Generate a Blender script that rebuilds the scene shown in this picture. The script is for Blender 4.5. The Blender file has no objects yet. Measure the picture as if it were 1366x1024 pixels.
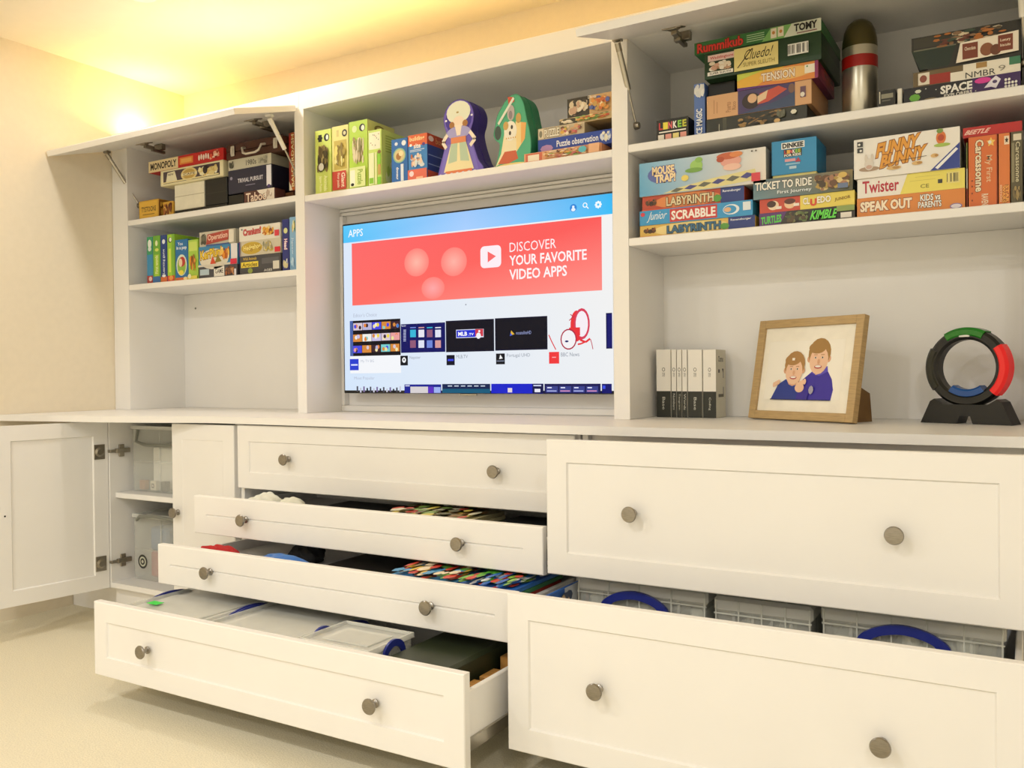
import bpy, bmesh, math, random
from mathutils import Vector, Matrix
random.seed(7)
scene = bpy.context.scene
col = scene.collection
R = math.radians
# ------------------------------------------------------------------ camera
H = 0.86                                   # lens height above the carpet
F, YAW, PIT, ROL = 1172.4, .53386, -.012092, -.009695
_cy, _sy = math.cos(YAW), math.sin(YAW)
_r = Vector((_cy, _sy, 0)); _f = Vector((-_sy, _cy, 0)); _u = Vector((0, 0, 1))
FWD = _f*math.cos(PIT) + _u*math.sin(PIT); _u2 = _u*math.cos(PIT) - _f*math.sin(PIT)
RGT = _r*math.cos(ROL) + _u2*math.sin(ROL); UPV = _u2*math.cos(ROL) - _r*math.sin(ROL)
cam_d = bpy.data.cameras.new('camera'); cam = bpy.data.objects.new('camera', cam_d); col.objects.link(cam)
cam_d.sensor_fit = 'HORIZONTAL'; cam_d.sensor_width = 36; cam_d.lens = F/1366*36; cam_d.clip_start = .02
M = Matrix((RGT, UPV, -FWD)).transposed().to_4x4(); M.translation = (0, 0, H); cam.matrix_world = M
scene.camera = cam
# ------------------------------------------------------------------ world, exposure
EXPO = 0.10
w = bpy.data.worlds.new('world'); scene.world = w; w.use_nodes = True
w.node_tree.nodes['Background'].inputs[0].default_value = (1, .93, .82, 1)
w.node_tree.nodes['Background'].inputs[1].default_value = .05
vs = scene.view_settings; vs.view_transform = 'Standard'; vs.look = 'None'; vs.exposure = EXPO; vs.gamma = 1
try: vs.use_curve_mapping = False
except Exception: pass
DOWN_W, UP_W = 10.5, 2.0                    # watts of the ceiling spots / the uplights on the cabinets
CEIL = 1.204
DOWNLIGHTS = [(-2.40, 1.80), (-1.05, -.05), (-2.35, -.05), (.55, -.35), (-1.05, -1.35), (-2.4, -1.35), (.6, -1.5)]
UPLIGHTS = [(-3.06, 2.30)]
WARM = (1, .985, .965); UPCOL = (1, .66, .22)
STRIP_W = 6.5                             # LED strip along the top of the wall cabinets

# ------------------------------------------------------------------ pixel -> place helpers (photo frame 1366x1024)
def ray(x, y): return RGT*((x-683)/F) + UPV*((512-y)/F) + FWD
def onY(x, y, Y): v = ray(x, y); return v*(Y/v.y)
def onX(x, y, X): v = ray(x, y); return v*(X/v.x)
def onZ(x, y, Z): v = ray(x, y); return v*(Z/v.z)

# ------------------------------------------------------------------ materials
def lin(c):
    if isinstance(c, str):
        c = c.lstrip('#'); c = [int(c[i:i+2], 16)/255 for i in (0, 2, 4)]
    return tuple((x/12.92 if x <= .04045 else ((x+.055)/1.055)**2.4) for x in c)
def mat(name, c, rough=.5, metal=0., noise=.04, scale=30, bump=0., emit=0., alpha=1., stretch=None, spec=.5):
    m = bpy.data.materials.new(name); m.use_nodes = True; nt = m.node_tree; n = nt.nodes; l = nt.links
    b = n['Principled BSDF']; c = lin(c)
    b.inputs['Roughness'].default_value = rough; b.inputs['Metallic'].default_value = metal
    b.inputs['Specular IOR Level'].default_value = spec
    tc = n.new('ShaderNodeTexCoord'); tx = n.new('ShaderNodeTexNoise'); tx.inputs['Scale'].default_value = scale; tx.inputs['Detail'].default_value = 3
    src = tc.outputs['Object']
    if stretch:
        mp = n.new('ShaderNodeMapping'); mp.inputs['Scale'].default_value = stretch; l.new(src, mp.inputs[0]); src = mp.outputs[0]
    l.new(src, tx.inputs['Vector'])
    rp = n.new('ShaderNodeValToRGB'); rp.color_ramp.elements[0].position = .3; rp.color_ramp.elements[1].position = .7
    rp.color_ramp.elements[0].color = tuple(max(0, x*(1-noise)) for x in c)+(1,)
    rp.color_ramp.elements[1].color = tuple(min(1, x*(1+noise)) for x in c)+(1,)
    l.new(tx.outputs['Fac'], rp.inputs[0]); l.new(rp.outputs[0], b.inputs['Base Color'])
    if bump:
        bp = n.new('ShaderNodeBump'); bp.inputs['Strength'].default_value = bump; bp.inputs['Distance'].default_value = .004
        l.new(tx.outputs['Fac'], bp.inputs['Height']); l.new(bp.outputs[0], b.inputs['Normal'])
    if emit:
        b.inputs['Emission Color'].default_value = c+(1,); b.inputs['Emission Strength'].default_value = emit
    if alpha < 1: b.inputs['Alpha'].default_value = alpha
    return m
def attr_mat(name, emit=False, rough=.4):
    m = bpy.data.materials.new(name); m.use_nodes = True; nt = m.node_tree; n = nt.nodes; b = n['Principled BSDF']
    a = n.new('ShaderNodeVertexColor'); a.layer_name = 'Col'
    if emit:
        b.inputs['Base Color'].default_value = (.004, .004, .004, 1); b.inputs['Roughness'].default_value = .3; b.inputs['Specular IOR Level'].default_value = .08
        nt.links.new(a.outputs[0], b.inputs['Emission Color']); b.inputs['Emission Strength'].default_value = 1/2**EXPO
    else:
        nt.links.new(a.outputs[0], b.inputs['Base Color']); b.inputs['Roughness'].default_value = rough
    return m
PRINT = attr_mat('printed_card'); SCREEN = attr_mat('lit_screen', True); PHOTO = attr_mat('glossy_photo_print', rough=.25)
WHITE = mat('white_painted_wood', '#f2f0ec', .38, noise=.012, scale=6)
WALLM = mat('cream_wall_paint', '#ece0c8', .8, noise=.015, scale=40, bump=.03)
CEILM = mat('ceiling_paint', '#f2ead6', .85, noise=.01, scale=20)
CARPET = mat('cream_carpet', '#e3dbc2', .95, noise=.10, scale=260, bump=.4)
METAL = mat('brushed_nickel', '#97928a', .3, 1., noise=.12, scale=80, stretch=(1, 1, 8))
HINGE = mat('hinge_steel', '#a29b8e', .32, 1., noise=.1)
STEEL = mat('strut_steel', '#b9b4a8', .3, .9)
STRUTW = mat('strut_white', '#e9e5da', .4)
BLACK = mat('black_plastic', '#0d0e0c', .35, noise=.2)
CLEAR = mat('clear_plastic', '#f4f5ec', .16, noise=.02, alpha=.24)
CLEARLID = mat('clear_lid_plastic', '#fafaf2', .2, noise=.02, alpha=.5)
RIB = mat('frosted_plastic_rib', '#f2f3e8', .3, noise=.02, alpha=.42)
BLUEP = mat('blue_plastic_handle', '#1c2a86', .35)
GREYP = mat('grey_plastic_handle', '#7f8076', .4)
OAK = mat('oak_wood', '#b99c6c', .45, noise=.14, scale=14, stretch=(2, 2, 24))
DARKWOOD = mat('brown_board', '#6f5128', .6, noise=.12)
BLOCK = mat('wooden_block', '#b98745', .5, noise=.2, scale=18, stretch=(1, 8, 1))
PAPER = mat('paper', '#efeee6', .7)
_mc = {}
def flat(c, rough=.45):
    k = (c, rough)
    if k not in _mc: _mc[k] = mat('card_'+c.lstrip('#'), c, rough, noise=.05, scale=25)
    return _mc[k]

# ------------------------------------------------------------------ mesh helpers
class MB:
    def __init__(s): s.bm = bmesh.new()
    def box(s, x0, x1, y0, y1, z0, z1, bev=0.):
        g = bmesh.ops.create_cube(s.bm, size=1)['verts']
        for v in g: v.co = Vector(((x0+x1)/2+v.co.x*(x1-x0), (y0+y1)/2+v.co.y*(y1-y0), (z0+z1)/2+v.co.z*(z1-z0)))
        if bev:
            e = list({e for v in g for e in v.link_edges})
            bmesh.ops.bevel(s.bm, geom=e, offset=bev, segments=1, affect='EDGES', profile=.5)
        return s
    def quad(s, *p): s.bm.faces.new([s.bm.verts.new(q) for q in p]); return s
    def lathe(s, prof, axis='Z', o=(0, 0, 0), n=24):
        """prof: (radius, along) pairs"""
        o = Vector(o); rings = []
        for r, a in prof:
            ring = []
            for i in range(n):
                t = 2*math.pi*i/n; c, d = r*math.cos(t), r*math.sin(t)
                p = {'Z': (c, d, a), 'Y': (c, a, d), 'X': (a, c, d)}[axis]
                ring.append(s.bm.verts.new(o+Vector(p)))
            rings.append(ring)
        for a, b in zip(rings, rings[1:]):
            for i in range(n): s.bm.faces.new((a[i], a[(i+1) % n], b[(i+1) % n], b[i]))
        s.bm.faces.new(rings[0]); s.bm.faces.new(rings[-1])
        return s
    def tube(s, pts, r, n=8):
        pts = [Vector(p) for p in pts]; rings = []
        for i, p in enumerate(pts):
            t = (pts[min(i+1, len(pts)-1)]-pts[max(i-1, 0)]).normalized()
            a = t.cross(Vector((0, 0, 1)));
            if a.length < .01: a = t.cross(Vector((0, 1, 0)))
            a.normalize(); b = t.cross(a); rr = r[i] if isinstance(r, (list, tuple)) else r
            rings.append([s.bm.verts.new(p+a*rr*math.cos(2*math.pi*k/n)+b*rr*math.sin(2*math.pi*k/n)) for k in range(n)])
        for a, b in zip(rings, rings[1:]):
            for k in range(n): s.bm.faces.new((a[k], a[(k+1) % n], b[(k+1) % n], b[k]))
        s.bm.faces.new(rings[0]); s.bm.faces.new(rings[-1]); return s
    def prism(s, pts, a, b, axis='Y'):
        """outline pts in 2D, extruded from a to b along axis"""
        f = {'Y': lambda p, t: (p[0], t, p[1]), 'Z': lambda p, t: (p[0], p[1], t), 'X': lambda p, t: (t, p[0], p[1])}[axis]
        A = [s.bm.verts.new(f(p, a)) for p in pts]; B = [s.bm.verts.new(f(p, b)) for p in pts]
        s.bm.faces.new(A); s.bm.faces.new(B)
        n = len(pts)
        for i in range(n): s.bm.faces.new((A[i], A[(i+1) % n], B[(i+1) % n], B[i]))
        return s
    def xf(s, m): bmesh.ops.transform(s.bm, matrix=m, verts=s.bm.verts[:]); return s
    def build(s, name, m, parent=None, loc=None, smooth=False):
        bmesh.ops.recalc_face_normals(s.bm, faces=s.bm.faces[:])
        me = bpy.data.meshes.new(name); s.bm.to_mesh(me); s.bm.free(); me.materials.append(m)
        if smooth:
            for p in me.polygons: p.use_smooth = True
            try: me.set_sharp_from_angle(angle=R(40))
            except Exception: pass
        return link(name, me, parent, loc)
def link(name, me, parent=None, loc=None):
    o = bpy.data.objects.new(name, me); col.objects.link(o)
    if parent: o.parent = parent
    if loc is not None: o.location = loc
    return o
def tag(o, label, cat, group=None):
    o['label'] = label; o['category'] = cat
    if group: o['group'] = group
    return o
def thing(name, label, cat, loc=(0, 0, 0), rz=0, group=None):
    o = bpy.data.objects.new(name, None); col.objects.link(o); o.empty_display_size = .05
    o.location = loc; o.rotation_euler = (0, 0, rz); return tag(o, label, cat, group)
def struct(o): o['kind'] = 'structure'; return o

# ------------------------------------------------------------------ flat print (lettering and pictures on faces)
_glyph = {}
def glyphs(txt, off=0.):
    k = (txt, off)
    if k not in _glyph:
        c = bpy.data.curves.new('t', 'FONT'); c.body = txt; c.size = 1; c.resolution_u = 2; c.offset = off
        o = bpy.data.objects.new('t', c); me = bpy.data.meshes.new_from_object(o)
        V = [(v.co.x, v.co.y) for v in me.vertices]; P = [tuple(p.vertices) for p in me.polygons]
        bpy.data.objects.remove(o); bpy.data.curves.remove(c); bpy.data.meshes.remove(me)
        _glyph[k] = (V, P)
    return _glyph[k]
class Art:
    """coloured polygons on a face; place(u, v, layer) gives the local point, u and v in 0..1"""
    def __init__(s, place, step=.00012): s.place = place; s.V = []; s.P = []; s.C = []; s.k = 1; s.step = step
    def _poly(s, pts, cols):
        i = len(s.V); s.V += [s.place(u, v, s.k*s.step) for u, v in pts]; s.P.append(tuple(range(i, i+len(pts)))); s.C += cols
    def p(s, pts, c): s._poly(pts, [lin(c)]*len(pts)); s.k += 1
    def r(s, u0, v0, u1, v1, c): s.p([(u0, v0), (u1, v0), (u1, v1), (u0, v1)], c)
    def g(s, u0, v0, u1, v1, cs):                      # four corner colours: bl br tr tl
        s._poly([(u0, v0), (u1, v0), (u1, v1), (u0, v1)], [lin(c) for c in cs]); s.k += 1
    def e(s, cu, cv, ru, rv, c, n=18, rot=0., c2=None):
        pt = []
        for i in range(n):
            t = 2*math.pi*i/n; a, b = math.cos(t), math.sin(t)
            pt.append((cu+ru*(a*math.cos(rot)-b*math.sin(rot)), cv+rv*(a*math.sin(rot)+b*math.cos(rot))))
        if c2:
            for i in range(n): s._poly([(cu, cv), pt[i], pt[(i+1) % n]], [lin(c), lin(c2), lin(c2)])
            s.k += 1
        else: s.p(pt, c)
    def line(s, pts, wu, wv, c):
        for (a, b), (d, e2) in zip(pts, pts[1:]):
            L = math.hypot(d-a, e2-b) or 1; nu, nv = -(e2-b)/L*wu, (d-a)/L*wv
            s._poly([(a+nu, b+nv), (d+nu, e2+nv), (d-nu, e2-nv), (a-nu, b-nv)], [lin(c)]*4)
        s.k += 1
    def t(s, txt, u0, v0, u1, v1, c, rot=0, off=.015, shear=0., out=None, slope=0.):
        if out: s.t(txt, u0, v0, u1, v1, out, rot, off+.045, shear, None, slope)
        V, P = glyphs(txt, off); V0, _ = glyphs(txt, .015)
        xs = [v[0] for v in V0]; ys = [v[1] for v in V0]; x0, x1, y0, y1 = min(xs), max(xs), min(ys), max(ys)
        i = len(s.V)
        for x, y in V:
            a = (x-x0)/(x1-x0); b = (y-y0)/(y1-y0); a += shear*(b-.5)
            if rot == 90: a, b = 1-b, a
            elif rot == 270: a, b = b, 1-a
            s.V.append(s.place(u0+(u1-u0)*a, v0+(v1-v0)*b+slope*(a-.5), s.k*s.step))
        s.C += [lin(c)]*len(V)
        for p in P: s.P.append(tuple(i+q for q in p))
        s.k += 1
    def b(s, u0, v0, u1, v1, cs, n=14, seed=1, sz=.22):  # a busy picture: blobs kept inside the rectangle
        rnd = random.Random(seed); W, Hh = u1-u0, v1-v0; n = int(n*2.4); sz *= .72
        for i in range(n):
            ru, rv = W*sz*rnd.uniform(.3, .8), Hh*sz*rnd.uniform(.5, 1.4)
            ru, rv = min(ru, W*.45), min(rv, Hh*.45)
            s.e(rnd.uniform(u0+ru, u1-ru), rnd.uniform(v0+rv, v1-rv), ru, rv, rnd.choice(cs), n=rnd.choice((5, 6, 8, 10)), rot=rnd.uniform(0, 3))
    def star(s, cu, cv, ru, rv, c, k=5):
        pt = []
        for i in range(2*k):
            t = math.pi*i/k+math.pi/2; q = 1 if i % 2 == 0 else .5
            pt.append((cu+ru*q*math.cos(t), cv+rv*q*math.sin(t)))
        s.p(pt, c)
    def bars(s, u0, v0, u1, v1, n=12, seed=3, bg='#f4f2ea'):
        s.r(u0, v0, u1, v1, bg); rnd = random.Random(seed); k = (u1-u0)/n
        for i in range(n):
            if rnd.random() < .75: s.r(u0+k*i+.15*k, v0+.12*(v1-v0), u0+k*i+k*rnd.uniform(.45, .85), v1-.1*(v1-v0), '#2a2a28')
    def build(s, name, parent, m=PRINT):
        me = bpy.data.meshes.new(name); me.from_pydata([tuple(v) for v in s.V], [], s.P); me.materials.append(m)
        ca = me.color_attributes.new('Col', 'FLOAT_COLOR', 'CORNER'); fl = []
        for p in me.polygons:
            for li in p.loop_indices: fl += list(s.C[me.loops[li].vertex_index])+[1.]
        ca.data.foreach_set('color', fl)
        return link(name, me, parent)
def front_art(w_, h_): return Art(lambda u, v, k: (u*w_, -.0002-k, v*h_))
def side_art(w_, d_, h_): return Art(lambda u, v, k: (w_+.0002+k, u*d_, v*h_))
def top_art(w_, d_, h_): return Art(lambda u, v, k: (u*w_, v*d_, h_+.0002+k))

# ================================================================== the room
XL, YB, XRW, YF = -3.13, 2.55, 1.5, -2.2
struct(MB().box(XL-.1, XRW+.1, YF-.1, YB+.1, -.08, 0).build('floor', CARPET))
struct(MB().box(XL-.1, XRW+.1, YF-.1, YB+.1, H+CEIL, H+CEIL+.08).build('ceiling', CEILM))
struct(MB().box(XL-.1, XRW+.1, YB, YB+.1, 0, H+CEIL).build('wall_back', WALLM))
struct(MB().box(XL-.1, XL, YF, YB, 0, H+CEIL).build('wall_left', WALLM))
WALLW = mat('pale_wall_paint', '#f3efe6', .8, noise=.01)
struct(MB().box(XRW, XRW+.1, YF, YB, 0, H+CEIL).build('wall_right', WALLW))
struct(MB().box(XL-.1, XRW+.1, YF-.1, YF, 0, H+CEIL).build('wall_front', WALLW))

# ================================================================== fitted furniture
WT, WB = H-.128, H-.149                     # worktop top and underside
FRONT = 1.93                                # face of the closed drawer fronts
def shaker(mb, x0, x1, z0, z1, yf, t=.02, rail=.05, rec=.007, back=0.):
    """panelled front: x, z extents, face at yf, thickness t towards +y"""
    s = mb.bm; i = rail; e = .003
    def ring(x0, x1, z0, z1, y): return [s.verts.new(q) for q in ((x0, y, z0), (x1, y, z0), (x1, y, z1), (x0, y, z1))]
    def skin(a, b):
        for k in range(4): s.faces.new((a[k], a[(k+1) % 4], b[(k+1) % 4], b[k]))
    o0 = ring(x0, x1, z0, z1, yf+.002); o = ring(x0+.002, x1-.002, z0+.002, z1-.002, yf)
    a = ring(x0+i, x1-i, z0+i, z1-i, yf); b = ring(x0+i+e, x1-i-e, z0+i+e, z1-i-e, yf+rec)
    skin(o0, o); skin(o, a); skin(a, b); s.faces.new(b)
    k0 = ring(x0, x1, z0, z1, yf+t)
    skin(o0, k0)
    if back:
        c = ring(x0+i, x1-i, z0+i, z1-i, yf+t); d = ring(x0+i+e, x1-i-e, z0+i+e, z1-i-e, yf+t-back)
        skin(k0, c); skin(c, d); s.faces.new(d)
    else: s.faces.new(k0)
    return mb
KNOB = [(.0095, 0), (.0095, -.003), (.0055, -.006), (.0055, -.014), (.009, -.018), (.0165, -.0205), (.0172, -.0235), (.0155, -.0262), (.0, -.0272)]
_k = MB().lathe([(max(r, .0004), a) for r, a in KNOB], 'Y', n=28).build('knob', METAL, smooth=True); KNOB_ME = _k.data; bpy.data.objects.remove(_k)
def knob(parent, x, y, z): return link('knob', KNOB_ME, parent, (x, y, z))

def drawer_bank(label, x0, x1, specs, knobs):
    t = thing('drawer_chest', label, 'chest of drawers', (x0, 1.95, 0))
    W = x1-x0; D = .58; zt = WB-.002; z0 = H-.79
    MB().box(0, .015, 0, D, z0, zt).build('side_panel', WHITE, t); MB().box(W-.015, W, 0, D, z0, zt).build('side_panel', WHITE, t)
    MB().box(.015, W-.015, D-.012, D, z0, zt).build('back_panel', WHITE, t); MB().box(.015, W-.015, 0, D-.012, z0, z0+.016).build('base_panel', WHITE, t)
    MB().box(.015, W-.015, .02, .10, zt-.02, zt).build('top_rail', WHITE, t)
    MB().box(0, W, .06, .08, 0, z0).build('plinth', WHITE, t)
    for (yf, za, zb, sh) in specs:
        yl = yf-1.95; za += H; zb += H
        f = shaker(MB(), .006, W-.006, zb, za, yl, rail=.05 if za-zb > .15 else (za-zb)*.47, rec=.0048).build('drawer', WHITE, t)
        st = za-sh; sb = zb+.03
        for xs in (.022, W-.034): MB().box(xs, xs+.012, yl+.0205, yl+.5, sb, st, .002).build('drawer_side', WHITE, f)
        MB().box(.034, W-.034, yl+.0205, yl+.5, sb+.008, sb+.016).build('drawer_base', WHITE, f)
        MB().box(.034, W-.034, yl+.49, yl+.5, sb+.016, st).build('drawer_back', WHITE, f)
        for xs in (.0155, W-.0215):
            MB().box(xs, xs+.006, yl+.03, yl+.46, sb-.004, sb+.022).box(xs+.001, xs+.005, yl+.02, yl+.034, sb-.002, sb+.020).build('runner', STEEL, f)
        for kx in knobs: knob(f, kx-x0, yl, (za+zb)/2)
    return t
DB0, DB1, RB0, RB1 = -2.150, -.958, -.952, .008
drawer_bank('white chest of four panelled drawers, three pulled out, below the television', DB0, DB1,
            [(1.93, -.153, -.350, .05), (1.762, -.353, -.464, .035), (1.634, -.476, -.587, .035), (1.434, -.593, -.787, .048)], (-1.925, -1.188))
drawer_bank('white chest of two deep panelled drawers, both pulled out, below the photo frame', RB0, RB1,
            [(1.749, -.150, -.454, .05), (1.570, -.459, -.787, .045)], (-.736, -.216))
# the cupboard with one door open
CX0, CX1 = -2.828, -2.156
cb = thing('cupboard', 'white low cupboard with left door swung open, beside the four-drawer chest', 'cupboard', (CX0, 1.95, 0))
Wc = CX1-CX0; zt = WB-.002; zc = H-.745
MB().box(0, .018, 0, .58, zc, zt).build('side_panel', WHITE, cb); MB().box(Wc-.018, Wc, 0, .58, zc, zt).build('side_panel', WHITE, cb)
MB().box(.018, Wc-.018, .568, .58, zc, zt).build('back_panel', WHITE, cb); MB().box(.018, Wc-.018, 0, .568, zc, zc+.018).build('base_panel', WHITE, cb)
MB().box(.018, Wc-.018, .02, .56, H-.429, H-.410, .002).build('shelf', WHITE, cb)
MB().box(0, Wc, .03, .05, 0, zc).build('plinth', WHITE, cb)
MB().box(XL-CX0+.002, -.002, .06, .08, 0, zt).build('filler_panel', WHITE, cb)
dr = shaker(MB(), -2.452-CX0, CX1-CX0-.002, zc, zt-.004, -.021, t=.02, rec=.0012).build('door', WHITE, cb)
knob(dr, -2.424-CX0, -.021, H-.447)
dl = shaker(MB(), 0, .372, zc, zt-.004, -.02, t=.02, rec=.004, back=.005).build('door', WHITE, cb, (.012, -.003, 0))
dl.rotation_euler = (0, 0, R(-98))
knob(dl, .372-.03, -.02, H-.447)
MB().lathe([(.0004, 0), (.003, .0), (.003, .0006), (.0004, .0006)], 'Y', (.342, 0, H-.447), 10).build('screw_head', BLACK, dl)
for zz in (H-.262, H-.655):
    MB().box(.012, .050, .0, .004, zz-.026, zz+.026, .001).lathe([(.017, .0), (.017, .006), (.010, .009)], 'Y', (.031, 0, zz), 18).build('hinge', HINGE, dl)
    MB().box(.0182, .030, .02, .075, zz-.008, zz+.008, .001).box(.0182, .024, .035, .055, zz-.022, zz+.022, .001).box(.006, .028, -.004, .022, zz-.005, zz+.005, .001).build('hinge_arm', HINGE, cb)
# worktop with the gentle curve in front of the cupboard
def cr(P, n=8):
    out = []
    for i in range(len(P)-1):
        p0, p1, p2, p3 = P[max(i-1, 0)], P[i], P[i+1], P[min(i+2, len(P)-1)]
        for k in range(n):
            t = k/n
            out.append(tuple(.5*((2*p1[j])+(-p0[j]+p2[j])*t+(2*p0[j]-5*p1[j]+4*p2[j]-p3[j])*t*t+(-p0[j]+3*p1[j]-3*p2[j]+p3[j])*t**3) for j in (0, 1)))
    return out+[P[-1]]
edge = cr([(-3.128, 1.735), (-2.85, 1.785), (-2.65, 1.812), (-2.45, 1.862), (-2.27, 1.915), (-2.05, 1.918), (-1.4, 1.905), (-.7, 1.90), (.02, 1.90)])
tag(MB().prism(edge+[(.02, 2.548), (-3.128, 2.548)], WB, WT, 'Z').build('worktop', WHITE), 'long white worktop running over the cupboard and both drawer chests', 'worktop')

# ------------------------------------------------------------------ upper cabinets
UF, UB = 2.20, 2.53
TOPU, TOPT, FAS = H+.895, H+.913, H+.957
SH1, SH2 = H+.611, H+.360
def wall_cabinet(label, x0, x1, s0, s1, shelves, niche=True):
    """x0..x1 outer, s0 / s1 side thickness; local origin at x0, UF on the worktop"""
    t = thing('wall_cabinet', label, 'cabinet', (x0, UF, WT)); W = x1-x0; D = 2.545-UF
    Z = lambda z: z-WT
    MB().box(W-s1, W, 0, D, .0005, Z(TOPU)).build('side_panel', WHITE, t)
    if s0 > .05:
        MB().box(0, s0, 0, .02, .0005, Z(TOPU)).build('stile', WHITE, t); MB().box(s0-.02, s0, .02, D, .0005, Z(TOPU)).build('side_panel', WHITE, t)
    else: MB().box(0, s0, 0, D, .0005, Z(TOPU)).build('side_panel', WHITE, t)
    MB().box(0, W, .02, D, Z(TOPU), Z(TOPT)).build('top_panel', WHITE, t)
    MB().box(0, W, 0, .02, Z(TOPU), Z(FAS), .001).build('fascia', WHITE, t)
    lo = min(shelves) if niche else SH1
    MB().box(s0, W-s1, UB-UF, D, Z(lo), Z(TOPU)).build('back_panel', WHITE, t)
    if niche: MB().box(s0, W-s1, 2.46-UF, 2.475-UF, .0005, Z(lo)-.0215).build('niche_back', WHITE, t)
    for s in shelves: MB().box(s0, W-s1, .001, UB-UF, Z(s)-.021, Z(s), .0015).build('shelf', WHITE, t)
    return t
def flap(t, x0, x1, ang, struts, hinges):
    """lift-up door hinged at the fascia, with gas struts; coordinates local to the cabinet"""
    ox = t.location.x; hz = H+.892-WT
    f = shaker(MB(), x0-ox, x1-ox, -.278, 0, -.02, t=.02, rec=.004, rail=.05).build('flap_door', WHITE, t, (0, -.002, hz))
    f.rotation_euler = (R(-ang), 0, 0)
    for hx in hinges:
        h = MB()
        h.box(hx-ox-.006, hx-ox+.006, .003, .060, hz-.030, hz-.020, .001).box(hx-ox-.022, hx-ox+.022, .030, .048, hz-.020, hz+.002, .001)
        h.box(hx-ox-.008, hx-ox+.008, -.028, .010, hz-.024, hz-.012, .001)
        h.build('hinge', HINGE, t)
        MB().lathe([(.0165, 0), (.0165, .005), (.010, .008)], 'Y', (hx-ox, .0, -.030), 18).box(hx-ox-.026, hx-ox+.026, 0, .003, -.050, -.010, .001).build('hinge_cup', HINGE, f)
    for (top, bot, body) in struts:
        a = Vector(top)-Vector((ox, UF, WT-H)); b = Vector(bot)-Vector((ox, UF, WT-H)); m = a.lerp(b, .56)
        s = MB().tube([a.lerp(b, .06), m], .0075, 12).build('gas_strut', body, t, smooth=True)
        MB().tube([m, a.lerp(b, .95)], .0028, 8).build('strut_rod', STEEL, s, smooth=True)
        MB().tube([a, a.lerp(b, .1)], .0085, 8).box(a.x-.012, a.x+.012, a.y-.008, a.y+.008, a.z+.004, a.z+.012).build('top_fitting', HINGE if body == STEEL else body, s)
        MB().lathe([(.009, -.008), (.011, 0), (.009, .008)], 'X', b, 12).build('ball_fitting', HINGE, s, smooth=True)
    return f
wc1 = wall_cabinet('white wall cabinet with raised flap door, against the left wall', -3.128, -2.126, .092, .020, (SH1, SH2))
flap(wc1, -3.120, -2.135, 74, [((-3.075, 2.142, .862), (-3.027, 2.248, .676), STEEL), ((-2.165, 2.105, .850), (-2.155, 2.215, .690), STRUTW)], (-2.89, -2.31))
wc3 = wall_cabinet('white wall cabinet with raised flap door, above the photo frame', -.955, .022, .023, .022, (SH1, SH2))
flap(wc3, -.950, .018, 74, [((-.942, 2.160, .872), (-.926, 2.248, .672), STEEL), ((-.020, 2.160, .872), (-.010, 2.248, .672), STRUTW)], (-.79, -.14))
wc2 = wall_cabinet('white centre unit with open top shelf and television niche', -2.126, -.955, .021, .023, (H+.605,), False)
ox = -2.126
MB().box(.021, 1.148, 2.395-UF, 2.41-UF, .0005, H+.583-WT).build('niche_back', WHITE, wc2)
zt0, zt1 = .0005, H+.583-WT
for nm, a in (('moulding', (.0215, 1.1475, zt1-.010, zt1-.0005, .0)), ('moulding', (.0215, 1.1475, zt1-.022, zt1-.011, .006)), ('moulding', (.0215, 1.1475, zt0, zt0+.020, .0)),
              ('moulding', (.0215, .036, zt0+.021, zt1-.023, .0)), ('moulding', (1.133, 1.1475, zt0+.021, zt1-.023, .0))):
    MB().box(a[0], a[1], 2.372-UF+a[4], 2.3945-UF, a[2], a[3], .0015).build(nm, WHITE, wc2)
MB().lathe([(.0004, 0), (.004, 0), (.004, -.002), (.0004, -.0025)], 'Y', (-2.965+3.128, .2595, H+.28-WT), 10).build('screw_cap', GREYP, wc1)

# ------------------------------------------------------------------ lamps
for i, (x, y) in enumerate(DOWNLIGHTS):
    t = thing('ceiling_downlight', 'recessed ceiling downlight out in the room' if i else 'recessed ceiling downlight just in front of the left wall cabinet', 'ceiling light', (x, y, H+CEIL-.012), group='ceiling downlights in the room' if i else None)
    MB().lathe([(.032, .003), (.045, .0), (.046, .0115), (.032, .0115)], 'Z', n=28).build('trim_ring', WHITE, t, smooth=True)
    MB().lathe([(.0005, .004), (.030, .004), (.030, .0075), (.0005, .0075)], 'Z', n=24).build('lamp_face', mat('lamp_glow', '#fff3dc', emit=12), t)
    L = bpy.data.lights.new('downlight_lamp', 'AREA'); L.shape = 'DISK'; L.size = .09; L.energy = DOWN_W*(.45 if i == 0 else 1); L.color = WARM
    lo = bpy.data.objects.new('downlight_lamp', L); col.objects.link(lo); lo.parent = t; lo.location = (0, 0, -.004)
for i, (x, y) in enumerate(UPLIGHTS):
    t = thing('uplight', 'small uplight on top of the left cabinet by the wall', 'uplight', (x, y, TOPT))
    MB().lathe([(.028, .0), (.03, .012), (.026, .022)], 'Z', n=20).build('housing', STEEL, t, smooth=True)
    MB().lathe([(.0005, .0225), (.022, .0225), (.022, .025), (.0005, .025)], 'Z', n=20).build('lamp_face', mat('uplamp_glow', '#ffe9b0', emit=10), t)
    if i == 0:
        q = onY(176, 169, 2.36); MB().lathe([(.003, 0), (.003, H+q.z-TOPT-.006), (.018, H+q.z-TOPT-.004), (.018, H+q.z-TOPT)], 'Z', (q.x-x, 0, .0), 14).box(0, q.x-x, -.006, .006, 0, .006).build('lamp_arm', STEEL, t)
    L = bpy.data.lights.new('uplight_lamp', 'AREA'); L.shape = 'DISK'; L.size = .05; L.energy = UP_W; L.color = UPCOL
    lo = bpy.data.objects.new('uplight_lamp', L); col.objects.link(lo); lo.parent = t; lo.location = (0, 0, .03); lo.rotation_euler = (math.pi, 0, 0)
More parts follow.
